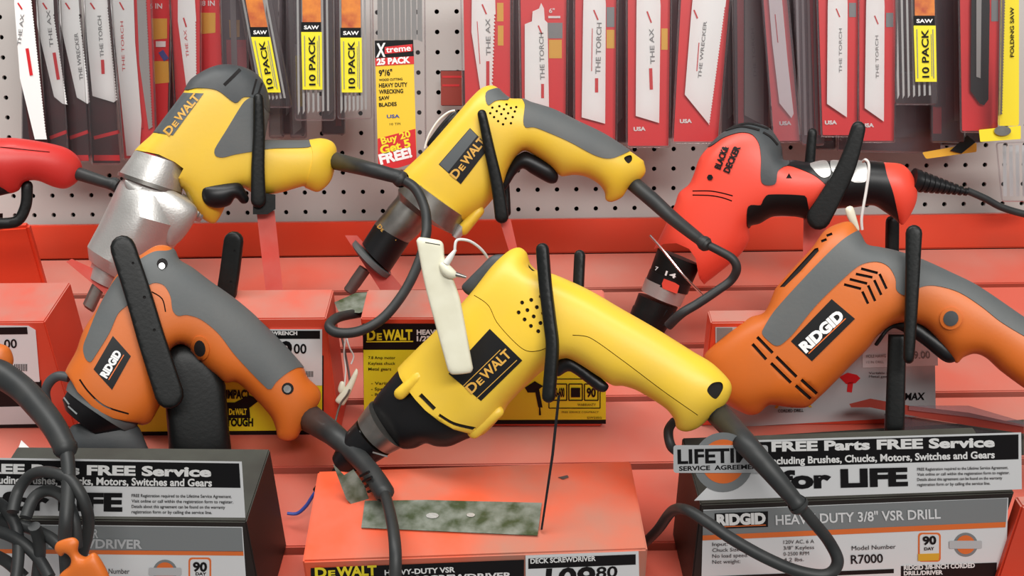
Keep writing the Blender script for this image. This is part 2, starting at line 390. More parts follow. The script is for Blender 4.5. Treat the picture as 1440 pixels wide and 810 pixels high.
def flat(plane, poly, name, mt, parent, th=2.0, z0=0.0, smooth=False, mb=None):
    """flat sheet with thickness lying in a plane"""
    q = smooth_poly(poly) if smooth else [tuple(p[:2]) for p in poly]
    V, E, T, *_ = delaunay_2d_cdt([Vector(p) for p in q], [(i, (i + 1) % len(q)) for i in range(len(q))], [], 1, 1e-5)
    m = mb or MB(); up = [plane.m(v[0], v[1], z0 + th) for v in V]; lo = [plane.m(v[0], v[1], z0) for v in V]; n = len(V)
    fs = [tuple(t) for t in T] + [tuple(n + i for i in reversed(t)) for t in T]; c = {}
    for t in T:
        for i in range(len(t)): e = frozenset((t[i], t[(i+1) % len(t)])); c[e] = c.get(e, 0) + 1
    for e, k in c.items():
        if k == 1: a, b = tuple(e); fs.append((a, b, n + b, n + a))
    m.add(up + lo, fs, 0)
    if mb is None: return m.build(name, mt, parent, smooth=30)
def loft(plane, secs, name, mt, parent, seg=32, mb=None, cap=True, smooth=32):
    """round solid along a run of sections, each (ax, ay, bx, by[, z, flat])"""
    m = mb or MB(); vs = []; n = len(secs)
    for sct in secs:
        z = sct[4] if len(sct) > 4 else 0.0; fl = sct[5] if len(sct) > 5 else 1.0; pw = sct[6] if len(sct) > 6 else 1.0
        a = plane.m(sct[0], sct[1], z); b = plane.m(sct[2], sct[3], z); c = (a + b) / 2; e = (a - b) / 2; d = plane.n * e.length * fl
        for k in range(seg):
            t = 2 * math.pi * k / seg; cs, sn = math.cos(t), math.sin(t)
            cs = math.copysign(abs(cs) ** pw, cs); sn = math.copysign(abs(sn) ** pw, sn); vs.append(c + e * cs + d * sn)
    fs = []
    for i in range(n - 1):
        for k in range(seg): fs.append((i*seg + k, i*seg + (k+1) % seg, (i+1)*seg + (k+1) % seg, (i+1)*seg + k))
    if cap: fs += [tuple(range(seg)), tuple(reversed(range((n-1)*seg, n*seg)))]
    m.add(vs, fs, 0)
    if mb is None: return m.build(name, mt, parent, smooth=smooth)
def axis_secs(p, q, prof, z=0.0):
    """sections for a turned part on the axis p->q; prof = [(t, radius)] with t from 0 to 1"""
    p = np.array(p, float); q = np.array(q, float); d = q - p; e = np.array((-d[1], d[0])) / np.linalg.norm(d)
    return [tuple(p + d * t + e * r) + tuple(p + d * t - e * r) + (z,) for t, r in prof]
def tube(pts, name, mt, parent, seg=14, mb=None, smoothit=True, sub=8, cap=True):
    """pts = [(Vector, radius)]"""
    P = [p for p, r in pts]; R = [r for p, r in pts]
    if smoothit and len(P) > 2:
        Q = []; RR = []
        for i in range(len(P) - 1):
            p0 = P[max(0, i-1)]; p1 = P[i]; p2 = P[i+1]; p3 = P[min(len(P)-1, i+2)]
            for j in range(sub):
                t = j / sub; Q.append(0.5 * ((2*p1) + (p2-p0)*t + (2*p0-5*p1+4*p2-p3)*t*t + (3*p1-p0-3*p2+p3)*t**3)); RR.append(R[i] + (R[i+1] - R[i]) * t)
        Q.append(P[-1]); RR.append(R[-1]); P, R = Q, RR
    m = mb or MB(); vs = []; T0 = (P[1] - P[0]).normalized(); N = T0.orthogonal().normalized()
    for i, p in enumerate(P):
        T = (P[min(i+1, len(P)-1)] - P[max(i-1, 0)]).normalized(); N = (N - T * N.dot(T)).normalized(); B = T.cross(N)
        for k in range(seg): a = 2*math.pi*k/seg; vs.append(p + (N*math.cos(a) + B*math.sin(a)) * R[i])
    fs = []
    for i in range(len(P)-1):
        for k in range(seg): fs.append((i*seg+k, i*seg+(k+1) % seg, (i+1)*seg+(k+1) % seg, (i+1)*seg+k))
    if cap: fs += [tuple(range(seg)), tuple(reversed(range((len(P)-1)*seg, len(P)*seg)))]
    m.add(vs, fs, 0)
    if mb is None: return m.build(name, mt, parent, smooth=40)
def T3(pts, pl=None):
    """tube points from (px, py, Y, radius in px at that distance); Y None = in the plane pl"""
    o = []
    for p in pts:
        q = pl.m(p[0], p[1]) if p[2] is None else at(p[0], p[1], p[2]); o.append((q, p[3] * q.y / F))
    return o
_tc = {}
def glyphs(s, bold=0.0, space=1.0):
    k = (s, bold, space)
    if k in _tc: return _tc[k]
    c = bpy.data.curves.new('t', 'FONT'); c.body = s; c.size = 1.0; c.offset = bold; c.space_character = space; c.resolution_u = 3; c.fill_mode = 'FRONT'
    o = bpy.data.objects.new('t', c); me = bpy.data.meshes.new_from_object(o)
    v = [(q.co.x, q.co.y) for q in me.vertices]; f = [tuple(p.vertices) for p in me.polygons]
    bpy.data.objects.remove(o); bpy.data.curves.remove(c); bpy.data.meshes.remove(me)
    _tc[k] = (v, f); return v, f
_H = glyphs('H'); CAPH = max(v[1] for v in _H[0])
def text(mb, plane, s, p0, p1, h, z=0.0, zf=None, bold=0.0, mi=0, space=1.0, slant=0.0, up=None):
    """lettering whose baseline runs p0->p1 and whose capitals are h high"""
    v, f = glyphs(s, bold, space)
    if not v: return
    xs = [a for a, b in v]; x0, x1 = min(xs), max(xs); p0 = np.array(p0[:2], float); p1 = np.array(p1[:2], float); d = p1 - p0
    if up is None: up = np.array((d[1], -d[0])) / np.linalg.norm(d)
    else: up = np.array(up, float); up /= np.linalg.norm(up)
    Q = np.array([p0 + d * ((a - x0) / (x1 - x0)) + up * (b / CAPH * h) + d / np.linalg.norm(d) * slant * b / CAPH * h for a, b in v])
    surf(mb, plane, Q, z, zf, f, mi)
def surf(mb, plane, Q, z, zf, f, mi):
    if zf is None: mb.add([plane.m(q[0], q[1], z) for q in Q], f, mi)
    else:
        Q = zf.place(Q, z); Z = zf.z(Q) + zf.z0 + z; mb.add([plane.o(q[0], q[1], zz) for q, zz in zip(Q, Z)], f, mi)
def quad(mb, plane, poly, z=0.0, zf=None, mi=0):
    surf(mb, plane, np.array([p[:2] for p in poly], float), z, zf, [tuple(range(len(poly)))], mi)
def dewalt(mb, plane, p0, p1, h, z=0.0, zf=None, bold=0.03, mi=0):
    p0 = np.array(p0, float); p1 = np.array(p1, float); d = p1 - p0; L = lambda t: p0 + d * t
    text(mb, plane, 'D', L(0), L(0.19), h, z, zf, bold, mi); text(mb, plane, 'E', L(0.215), L(0.33), h * 0.66, z, zf, bold, mi)
    text(mb, plane, 'WALT', L(0.35), L(1.0), h, z, zf, bold, mi, space=0.95)

def strip_poly(pts, w0, w1=None, ends=True, step=4.0):
    """outline of a bar of width w0..w1 along the points, with round ends"""
    w1 = w0 if w1 is None else w1; C = np.array(smooth_poly(pts, step, closed=False) if len(pts) > 2 else pts, float)
    if len(C) == 2: C = np.array([C[0] + (C[1] - C[0]) * t for t in np.linspace(0, 1, max(2, int(np.linalg.norm(C[1] - C[0]) / step)))])
    T = np.gradient(C, axis=0); T /= np.linalg.norm(T, axis=1)[:, None]; N = np.stack([-T[:, 1], T[:, 0]], 1); W = np.linspace(w0, w1, len(C))[:, None] / 2
    L = list(map(tuple, C + N * W)); R = list(map(tuple, C - N * W))
    def arc(c, t, n, w):
        return [tuple(c + w * (n * math.cos(a) + t * math.sin(a))) for a in np.linspace(0, math.pi, 8)[1:-1]]
    e1 = arc(C[-1], T[-1], N[-1], W[-1][0]) if ends else []; e0 = arc(C[0], -T[0], -N[0], W[0][0]) if ends else []
    return L + e1 + R[::-1] + e0
def prong(plane, pts, w0, w1, mt, parent, z0=0.0, cap=7.0, name='prong', marks=()):
    b = Body(plane, strip_poly(pts, w0, w1), zs=1.4, cap=cap, z0=z0, smooth=False, g=1.0)
    return b.make(name, mt, parent, recess=[circ(x, y, r, 7) for x, y, r in marks], rdepth=1.5)
def bars(lst, w): return [strip_poly(l, w, step=5, ends=False) if len(l) > 2 else bar(l[0], l[1], w) for l in lst]
# ================================================================ the place: pegboard wall, red rail, slatted slope
PY = 1.40; PITCHH = 0.0254
def pegboard():
    m = MB(); x0, x1 = -34, 34; z0w = at(720, 345, PY).z; rows = 17; K8 = 12; r = 0.0030; n = PITCHH
    zb = at(720, 306, PY).z - 0.0 * n
    for j in range(-1, rows):
        for i in range(x0, x1):
            cx = (i + 0.38) * n; cz = zb + (j + 0.42) * n; sq = []; ci = []
            for k in range(K8):
                a = 2 * math.pi * (k + 0.5) / K8; ca, sa = math.cos(a), math.sin(a); s_ = (n / 2) / max(abs(ca), abs(sa))
                sq.append((cx + ca * s_, PY, cz + sa * s_)); ci.append((cx + ca * r, PY, cz + sa * r))
            # corners of the cell are closed by four small triangles
            cc = [(cx + a * n / 2, PY, cz + b * n / 2) for a, b in ((1, 1), (-1, 1), (-1, -1), (1, -1))]
            deep = [(p[0], PY + 0.004, p[2]) for p in ci]
            vs = sq + ci + cc + deep; fs = []
            for k in range(K8):
                l = (k + 1) % K8; fs.append((k, l, K8 + l, K8 + k)); fs.append((K8 + k, K8 + l, 2*K8 + 4 + l, 2*K8 + 4 + k))
            fs += [(1, 24, 0), (0, 24, 1)][:1] + [(4, 25, 3), (7, 26, 6), (10, 27, 9)]
            m.add(vs, fs, 0)
    o = m.build('wall_back', M['peg'], None, loc=Vector((0, PY, ZC)), smooth=0, weld=1e-5); o['kind'] = 'structure'
    b = MB(); b.box((0, PY + 0.02, zb + 0.2), Vector((0.9, 0, 0)), Vector((0, 0.006, 0)), Vector((0, 0, 0.26)))
    b.build('wall_backing', M['void'], None)['kind'] = 'structure'
pegboard()
# rail
zt = at(720, 309, 1.365).z; zbm = SO.z - 0.004
rb = MB(); rb.box((0, 1.372, (zt + zbm) / 2), Vector((0.9, 0, 0)), Vector((0, 0.012, 0)), Vector((0, 0, (zt - zbm) / 2)))
rb.build('trim_1', M['rail'], None, bevel=0.0015)['kind'] = 'structure'
# slats of the sloping board: the dark joints are real gaps over a dark board
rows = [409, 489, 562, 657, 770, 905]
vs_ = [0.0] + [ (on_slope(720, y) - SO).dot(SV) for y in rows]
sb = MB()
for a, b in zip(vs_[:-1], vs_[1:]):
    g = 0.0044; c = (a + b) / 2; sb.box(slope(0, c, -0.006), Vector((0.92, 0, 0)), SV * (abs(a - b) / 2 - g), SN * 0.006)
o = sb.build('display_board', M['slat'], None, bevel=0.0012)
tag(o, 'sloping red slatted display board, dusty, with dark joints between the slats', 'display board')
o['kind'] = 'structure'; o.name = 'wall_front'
kb = MB(); kb.box(slope(0, -0.26, -0.022), Vector((0.92, 0, 0)), SV * 0.27, SN * 0.006)
kb.build('trim_2', M['void'], None)['kind'] = 'structure'
# ---------------------------------------------------------------- boxes
class BoxF:
    """box resting on the slope; top front corners found on the plane at height H, right angles kept"""
    def __init__(s, TL, TR, H=None, yb=None, back=None, D=None):
        def mk(H):
            a = on_slope(*TL, H); b = on_slope(*TR, H); return a, b
        if H is None:
            lo, hi = 0.005, 0.35
            for _ in range(40):
                H = (lo + hi) / 2; a, b = mk(H); py = proj((a + b) / 2 - SN * H)[1]
                if py < yb: lo = H
                else: hi = H
        s.H = H; s.a, s.b = mk(H); e = (s.b - s.a).normalized(); s.e = e; s.d = SN.cross(e).normalized()
        if s.d.y < 0: s.d = -s.d
        s.D = D if D else abs((on_slope(back[0], back[1], H) - s.a).dot(s.d))
        s.face = Plane(s.a, -s.d); s.top = Plane(s.a, SN, s.face.sc)
    def mesh(s, mb, inset=0.0, h0=0.0):
        L = s.b - s.a; c = s.a + L / 2 + s.d * s.D / 2 - SN * (s.H - h0) / 2
        mb.box(c, L / 2, s.d * (s.D / 2), SN * ((s.H - h0) / 2 - 0.0003)); return c
# ================================================================ display boxes
def base_of(B): return (B.a + B.b) / 2 + B.d * B.D / 2 - SN * B.H
def fine(mb, pl, x0, x1, y, dy, h, lines, z=2.2, mi=0, bold=0.0, sl=0.0):
    for i, s in enumerate(lines):
        yy = y + dy * i; text(mb, pl, s, (x0, yy), (x0 + (x1 - x0) * (len(s) / max(len(q) for q in lines)), yy + sl * (x1 - x0) * (len(s) / max(len(q) for q in lines))), h, z, mi=mi, bold=bold)
# ---- centre front orange-red box
B1 = BoxF((425, 789), (911, 772), H=0.075, back=(463, 661))
t = thing('display_box', 'orange-red metal display box at bottom centre, dusty top, under the big yellow drill', 'box', base_of(B1))
mb = MB(); B1.mesh(mb); mb.build('body', M['toporange'], t, bevel=0.0015)
lab = flat(B1.face, [(437, 799), (737, 787), (737, 860), (437, 870)], 'product_label', M['ink'], t, 1.0)
m = MB(); dewalt(m, B1.face, (443, 812), (530, 808.5), 13, 2.0, bold=0.04); quad(m, B1.face, [(441, 815), (531, 811.5), (531, 813), (441, 816.5)], 2.0)
m.build('lettering', M['yelink'], lab, smooth=0)
m = MB(); text(m, B1.face, 'HEAVY-DUTY VSR', (541, 809), (640, 804.5), 7, 2.0, bold=0.03); text(m, B1.face, 'DECK SCREWDRIVER', (541, 820), (720, 813), 8, 2.0, bold=0.03)
m.build('lettering', M['whiteink'], lab, smooth=0)
tg = flat(B1.face, [(739, 781), (898, 775), (900, 860), (740, 868)], 'price_tag', M['labelwhite'], t, 2.0)
tg['label'] = 'white price tag with black header'
flat(B1.face, [(743, 785.5), (894, 779.5), (894, 794), (743, 800)], 'header', M['ink'], tg, 0.6, z0=2.0)
m = MB(); text(m, B1.face, 'DECK SCREWDRIVER', (746, 792.5), (838, 788.5), 6.5, 3.2, bold=0.03); m.build('lettering', M['whiteink'], tg, smooth=0)
m = MB(); text(m, B1.face, '109', (766, 829), (836, 826), 28, 2.6, bold=0.03, slant=0.12); text(m, B1.face, '80', (838, 813), (868, 811.5), 15, 2.6, bold=0.02, slant=0.1)
m.build('numerals', M['ink'], tg, smooth=0)
# ---- cartons with service sign cards, left and right
def service_card(B, quadp, xs0, parent, right):
    (x0, y0), (x1, y1), (x2, y2), (x3, y3) = quadp      # TL TR BR BL
    pl = Plane(B.a - B.d * 0.004, -B.d)
    cd = flat(pl, quadp, 'service_card', M['labelwhite'], parent, 2.0); cd['label'] = 'upright black and white card lettered for free service'
    L = lambda t, s: (x0 + (x1 - x0) * t + ((x3 - x0) + (x2 - x1 - x3 + x0) * t) * s, y0 + (y1 - y0) * t + ((y3 - y0) + (y2 - y1 - y3 + y0) * t) * s)
    flat(pl, [L(0, 0.035), L(0.99, 0.035), L(0.99, 0.47), L(0, 0.47)], 'header', M['ink'], cd, 0.5, z0=2.0)
    return pl, cd
# left carton
B2 = BoxF((-40, 729), (346, 733), H=0.11, back=(420, 631))
t = thing('drill_carton', 'dark carton under the left orange screwdriver, grey and white printed front', 'carton', base_of(B2))
mb = MB(); B2.mesh(mb); ob = mb.build('body', M['carton'], t, bevel=0.001)
f = B2.face
lab = flat(f, [(-20, 737), (341, 741), (349, 860), (-20, 860)], 'printed_front', M['labelwhite'], t, 1.0)
flat(f, [(-20, 738), (340, 742), (342, 776), (-20, 772)], 'grey_band', M['labelgrey'], lab, 0.5, z0=1.0)
flat(f, [(-20, 772), (342, 775), (342.5, 781.5), (-20, 778)], 'orange_stripe', M['labelorange'], lab, 0.5, z0=1.0)
m = MB(); text(m, f, 'VSR', (117, 756), (138, 756.5), 12, 2.4, bold=0.03); text(m, f, 'SCREWDRIVER', (68, 770), (200, 771.5), 12, 2.4, bold=0.03); m.build('lettering', M['labellight'], lab, smooth=0)
m = MB(); text(m, f, 'Model Number', (128, 806.5), (182, 807), 7, 2.0)
text(m, f, '90', (271, 803), (291, 803.5), 12, 2.6, bold=0.04); text(m, f, 'DAY', (275, 809), (290, 809.3), 4, 2.6, bold=0.03); m.build('lettering', M['ink'], lab, smooth=0)
def seal90(f, x, y, par, sc=1.0, full=False):
    o = rrect(x - 16 * sc, y - 17 * sc, x + 16 * sc, y + (34 if full else 24) * sc, 5 * sc); i = rrect(x - 13.5 * sc, y - 14.5 * sc, x + 13.5 * sc, y + (31 if full else 22) * sc, 4 * sc)
    flat(f, o, 'badge', M['labelorange'], par, 0.4, z0=1.0); flat(f, i, 'badge_field', M['labelwhite'], par, 0.4, z0=1.4)
seal90(f, 281, 801, lab)
def lifeseal(f, x, y, r, par, z0=1.0):
    flat(f, circ(x, y, r, 28), 'seal_ring', M['labelgrey'], par, 0.5, z0=z0); flat(f, circ(x, y, r * 0.78, 28), 'seal_field', M['labelorange'], par, 0.4, z0=z0 + 0.5)
    flat(f, rrect(x - r * 1.35, y - r * 0.33, x + r * 1.35, y + r * 0.33, 2), 'seal_band', M['labellight'], par, 0.5, z0=z0 + 0.9)
lifeseal(f, 232, 804, 17, lab)
pl2, cd = service_card(B2, [(-60, 643), (340, 649), (345, 728), (-60, 724)], 0, t, False)
m = MB(); text(m, pl2, 'FREE Parts FREE Service', (-34, 665), (297, 670), 12.5, 3.0, bold=0.045, space=1.0)
text(m, pl2, 'Including Brushes, Chucks, Motors, Switches and Gears', (-22, 679.5), (298, 684), 10, 3.0, bold=0.03); m.build('lettering', M['whiteink'], cd, smooth=0)
m = MB(); text(m, pl2, 'for LIFE', (0, 716), (172, 718), 23, 3.0, bold=0.05)
fine(m, pl2, 185, 328, 699, 7.6, 4.2, ['FREE Registration required to the Lifetime Service Agreement.', 'Visit online or call within the registration form to register.', 'Details about this agreement can be found on the warranty', 'registration form or by calling the service line.'], 3.0, bold=0.01, sl=0.01)
m.build('lettering', M['ink'], cd, smooth=0)
# right carton
B3 = BoxF((985, 709), (1427, 692), H=0.11, back=(927, 616))
t = thing('drill_carton', 'dark carton at lower right with a grey band reading heavy duty drill', 'carton', base_of(B3))
mb = MB(); B3.mesh(mb); mb.build('body', M['carton'], t, bevel=0.001)
f = B3.face
lab = flat(f, [(989, 717), (1418, 700), (1412, 870), (985, 870)], 'printed_front', M['labelwhite'], t, 1.0)
flat(f, [(989, 718), (1417, 700.5), (1414.5, 737), (988, 755)], 'grey_band', M['labelgrey'], lab, 0.5, z0=1.0)
flat(f, [(988, 753), (1414.5, 734), (1414, 741.5), (988, 760)], 'orange_stripe', M['labelorange'], lab, 0.5, z0=1.4)
flat(f, [(1005, 722), (1080, 719), (1080, 741), (1005, 744)], 'name_plate', M['ink'], lab, 0.5, z0=1.5)
m = MB(); text(m, f, 'RIDGID', (1008, 738.5), (1077, 735.8), 14, 3.0, bold=0.06); m.build('lettering', M['whiteink'], lab, smooth=0)
flat(f, [(1008, 740.5), (1077, 737.7), (1077, 739), (1008, 741.8)], 'underline', M['labelorange'], lab, 0.5, z0=2.0)
m = MB(); text(m, f, 'HEAVY-DUTY 3/8" VSR DRILL', (1091, 738), (1323, 729), 13, 2.6, bold=0.02); m.build('lettering', M['labelwhite'], lab, smooth=0)
m = MB(); fine(m, f, 1002, 1052, 768, 8.3, 5, ['Input:', 'Chuck Size:', 'No load speed:', 'Net weight:'], 2.2, sl=-0.03)
fine(m, f, 1102, 1145, 765, 8.3, 5, ['120V AC, 6 A', '3/8" Keyless', '0-2500 RPM', '4.2 lbs.'], 2.2, sl=-0.03)
text(m, f, 'Model Number', (1198, 774), (1260, 771.5), 6, 2.2); text(m, f, 'R7000', (1197, 793), (1242, 791), 12, 2.2, bold=0.012)
text(m, f, '90', (1298, 766), (1317, 765), 11, 2.8, bold=0.04); text(m, f, 'DAY', (1300, 774), (1314, 773.4), 4, 2.8, bold=0.03)
m.build('lettering', M['ink'], lab, smooth=0)
seal90(f, 1307, 766, lab, 1.0, False); flat(f, [(1291, 779), (1321, 778), (1320, 788), (1291, 789)], 'amber_band', M['labelamber'], lab, 0.5, z0=1.8); lifeseal(f, 1358, 766, 17, lab)
flat(f, [(989, 811), (1257, 800), (1257, 806), (989, 817)], 'black_stripe', M['ink'], lab, 0.5, z0=1.0)
flat(f, [(1267, 796), (1402, 791), (1401, 812), (1267, 816)], 'black_panel', M['ink'], lab, 0.5, z0=1.0)
m = MB(); text(m, f, 'RIDGID 3/8-INCH CORDED', (1271, 801.5), (1371, 798), 6, 2.2, bold=0.04); text(m, f, 'DRILL/DRIVER', (1271, 809), (1326, 807.5), 5.5, 2.2, bold=0.04); m.build('lettering', M['whiteink'], lab, smooth=0)
pl3, cd = service_card(B3, [(1060, 619), (1436, 608), (1437, 688), (976, 704), ][0:4], 0, t, True)
COLR = cd
m = MB(); text(m, pl3, 'FREE Parts FREE Service', (1085, 634.5), (1399, 628), 12.5, 3.0, bold=0.045)
text(m, pl3, 'Including Brushes, Chucks, Motors, Switches and Gears', (1082, 653), (1399, 644), 9.5, 3.0, bold=0.03); m.build('lettering', M['whiteink'], cd, smooth=0)
m = MB(); text(m, pl3, 'for LIFE', (1097, 686.5), (1277, 682), 23, 3.0, bold=0.05)
fine(m, pl3, 1290, 1420, 662, 7.2, 4.0, ['FREE Registration required to the Lifetime Service Agreement.', 'Visit online or call within the registration form to register.', 'Details about this agreement can be found on the warranty', 'registration form or by calling the service line.'], 3.0, bold=0.01, sl=-0.02)
m.build('lettering', M['ink'], cd, smooth=0)
# round LIFETIME seal printed at the card's left end
sl = flat(pl3, circ(1017, 650, 42, 36), 'service_seal', M['labelgrey'], cd, 1.2, z0=2.0)
flat(pl3, circ(1017, 650, 39, 36), 'seal_ring', M['labellight'], sl, 0.4, z0=3.2) if False else None
flat(pl3, circ(1017, 649, 31, 36), 'seal_field', M['labelorange'], sl, 0.5, z0=3.2)
m = MB(); flat(pl3, rrect(947, 626, 1080, 665, 4), '', None, None, 1.2, z0=3.7, mb=m); m.build('seal_band', M['labellight'], sl, smooth=30)
m = MB(); text(m, pl3, 'LIFETIME', (953, 652), (1075, 649), 19, 5.2, bold=0.03); text(m, pl3, 'SERVICE  AGREEMENT', (955, 662), (1074, 659), 6, 5.2, bold=0.03); m.build('lettering', M['ink'], sl, smooth=0)
# ---- middle row
B4 = BoxF((507, 447), (853, 447), yb=600, D=0.05)
t = thing('display_box', 'red display box with a yellow and black product label behind the big yellow drill', 'box', base_of(B4))
mb = MB(); B4.mesh(mb); mb.build('body', M['boxred'], t, bevel=0.0012)
f = B4.face
lab = flat(f, [(510, 455), (852, 455), (852, 596), (512, 597)], 'product_label', M['ink'], t, 1.0)
flat(f, [(511, 492), (852, 492), (852, 590), (512, 591)], 'yellow_field', M['labelyel'], lab, 0.5, z0=1.0)
m = MB(); dewalt(m, f, (516, 478), (580, 477.5), 13.5, 2.0, bold=0.04); quad(m, f, [(515, 479.8), (581, 479.3), (581, 481), (515, 481.5)], 2.0); m.build('lettering', M['yelink'], lab, smooth=0)
m = MB(); text(m, f, 'HEAVY-DUTY', (586, 470.5), (650, 470), 6.5, 2.0, bold=0.04); text(m, f, '1/2" DRILL', (586, 479.5), (640, 479.2), 6.5, 2.0, bold=0.04); m.build('lettering', M['whiteink'], lab, smooth=0)
m = MB(); fine(m, f, 518, 556, 505, 8, 4, ['7.8 Amp motor', 'Keyless chuck', 'Metal gears'], 2.4, bold=0.01); fine(m, f, 522, 560, 541, 8, 4, ['- Variable', '- Speed', '- Reversing'], 2.4, bold=0.01)
for i, (s, c) in enumerate((('0-600', 'rpm'), ('1', 'YEAR'), ('90', 'DAY'))):
    x = 778 + i * 22
    for a, b in (((x, 540), (x + 19, 540)), ((x + 19, 540), (x + 19, 563)), ((x + 19, 563), (x, 563)), ((x, 563), (x, 540))): quad(m, f, bar(a, b, 1.6), 2.2)
    text(m, f, s, (x + 3, 558), (x + 16, 558), 12, 2.4, bold=0.04)
for a, b in (((772, 533), (844, 533)), ((844, 533), (844, 574)), ((844, 574), (772, 574)), ((772, 574), (772, 533))): quad(m, f, bar(a, b, 1.3), 2.1)
text(m, f, 'WARRANTY', (812, 571), (838, 571), 3.5, 2.4); text(m, f, 'FREE SERVICE CONTRACT', (790, 581), (842, 581), 2.6, 2.4); text(m, f, 'DW235G', (826, 589), (846, 589), 3, 2.4)
# little drill picture
quad(m, f, [(738, 545), (752, 536), (764, 543), (752, 552), (742, 552)], 2.2); quad(m, f, [(752, 548), (758, 546), (763, 573), (757, 573)], 2.2); quad(m, f, [(758, 573), (760, 573), (761, 584), (758, 584)], 2.2)
m.build('lettering', M['ink'], lab, smooth=0)
B5 = BoxF((170, 449), (458, 447), yb=611, D=0.05)
t = thing('display_box', 'red display box with price tag and yellow label behind the left orange screwdriver', 'box', base_of(B5))
mb = MB(); B5.mesh(mb); mb.build('body', M['boxred'], t, bevel=0.0012)
f = B5.face
lab = flat(f, [(190, 500), (455, 500), (455, 611), (190, 613)], 'product_label', M['ink'], t, 1.0)
flat(f, [(192, 520), (453, 520), (453, 605), (192, 607)], 'yellow_field', M['labelyel'], lab, 0.5, z0=1.0)
m = MB(); text(m, f, 'IMPACT', (318, 560), (352, 560), 11, 2.4, bold=0.05); quad(m, f, [(318, 566), (350, 566), (352, 588), (318, 588)], 2.2); text(m, f, 'TOUGH', (318, 599), (356, 599), 10, 2.4, bold=0.05)
quad(m, f, [(330, 566), (350, 556), (366, 562), (350, 574)], 2.3); m.build('lettering', M['ink'], lab, smooth=0)
m = MB(); dewalt(m, f, (322, 583), (347, 583), 8, 2.8, bold=0.04); m.build('lettering', M['yelink'], lab, smooth=0)
tg = flat(f, [(340, 463), (453, 463), (453, 542), (340, 543)], 'price_tag', M['labelwhite'], t, 2.2); tg['label'] = 'white price tag with black header'
flat(f, [(342, 465), (450, 465), (450, 476.5), (342, 476.5)], 'header', M['ink'], tg, 0.5, z0=2.2)
m = MB(); text(m, f, 'IMPACT WRENCH', (352, 471), (418, 471), 5, 3.4, bold=0.04); m.build('lettering', M['whiteink'], tg, smooth=0)
m = MB(); text(m, f, '219', (352, 508), (409, 508), 27, 3.0, bold=0.03, slant=0.1); text(m, f, '00', (413, 497), (431, 497), 13, 3.0, bold=0.02)
for i in range(7): quad(m, f, [(426 + i * 2.2, 522), (427.1 + i * 2.2, 522), (427.1 + i * 2.2, 530), (426 + i * 2.2, 530)], 2.9)
m.build('numerals', M['ink'], tg, smooth=0)
B6 = BoxF((-60, 453), (62, 452), yb=602, D=0.07)
t = thing('display_box', 'red display box at far left with a white price tag, below the red case', 'box', base_of(B6))
mb = MB(); B6.mesh(mb); mb.build('body', M['boxred'], t, bevel=0.0012)
f = B6.face
lab = flat(f, [(-40, 535), (58, 535), (60, 601), (-40, 602)], 'product_label', M['ink'], t, 1.0)
flat(f, [(-40, 573), (56, 571), (57, 596), (-40, 598)], 'white_field', M['labellight'], lab, 0.5, z0=1.0)
tg = flat(f, [(-40, 457), (40, 458), (50, 464), (56, 537), (-40, 537)], 'price_tag', M['labelwhite'], t, 2.0); tg['label'] = 'white price tag with black header'
flat(f, [(-40, 461), (38, 460), (39, 470), (-40, 471)], 'header', M['ink'], tg, 0.5, z0=2.0)
m = MB(); text(m, f, '179', (-42, 510), (2, 510), 26, 2.8, bold=0.03); text(m, f, '00', (6, 490), (24, 489), 12, 2.8, bold=0.02)
for i in range(8): quad(m, f, [(20 + i * 2.4, 512), (21.2 + i * 2.4, 512), (21.2 + i * 2.4, 522), (20 + i * 2.4, 522)], 2.6)
m.build('numerals', M['ink'], tg, smooth=0)
B7 = BoxF((1000, 453), (1318, 450), yb=598, back=(955, 436))
t = thing('display_box', 'red display box with a grey product label behind the right orange drill', 'box', base_of(B7))
mb = MB(); B7.mesh(mb); mb.build('body', M['boxred'], t, bevel=0.0012)
f = B7.face
lab = flat(f, [(1006, 460), (1314, 458), (1316, 585), (1008, 602)], 'product_label', M['labellight'], t, 1.0)
flat(f, [(1008, 461), (1030, 461), (1030, 492), (1008, 492)], 'dark_corner', M['greyink'], lab, 0.5, z0=1.0)
tg = flat(f, [(1213, 470), (1318, 468), (1319, 514), (1213, 517)], 'price_tag', M['labelwhite'], t, 2.0)
m = MB(); text(m, f, 'HOLE HAWG', (1218, 503), (1246, 502.5), 4, 3, bold=0.02); text(m, f, '1/2 IN. DRILL', (1218, 511), (1243, 510.5), 3.2, 3); text(m, f, '229.00', (1272, 505), (1308, 504), 10, 3, bold=0.01)
m.build('lettering', M['greyink'], tg, smooth=0)
m = MB(); text(m, f, 'MAX', (1272, 562.5), (1300, 562), 9.5, 2, bold=0.03, slant=0.15); fine(m, f, 1222, 1262, 526, 5, 3, ['Variable speed', 'Metal gearcase'], 2); text(m, f, 'CORDED DRILL', (1094, 580), (1130, 579), 4, 2, bold=0.02); m.build('lettering', M['ink'], lab, smooth=0)
m = MB(); quad(m, f, [(1180, 530), (1192, 524), (1205, 527), (1210, 532), (1203, 539), (1190, 540)], 1.6); quad(m, f, [(1192, 538), (1200, 537), (1198, 552), (1191, 551)], 1.6); m.build('tool_picture', M['redcard'], lab, smooth=0)
m = MB(); text(m, f, '7-9A', (1088, 574), (1142, 572), 11, 2, bold=0.03); m.build('lettering', M['labelamber'], lab, smooth=0)
# red plastic case at the far left, upper row
pz = on_slope(-20, 438)
Bc = BoxF((-70, 325), (39, 318), yb=438, D=0.012)
t = thing('tool_case', 'plain bright red case at far left under the red tool', 'case', base_of(Bc))
mb = MB(); Bc.mesh(mb); mb.build('body', M['rail'], t, bevel=0.003)
flat(Bc.face, [(-60, 325), (4, 322), (4, 300), (-60, 300)], 'paper_label', M['ink'], t, 1.0)

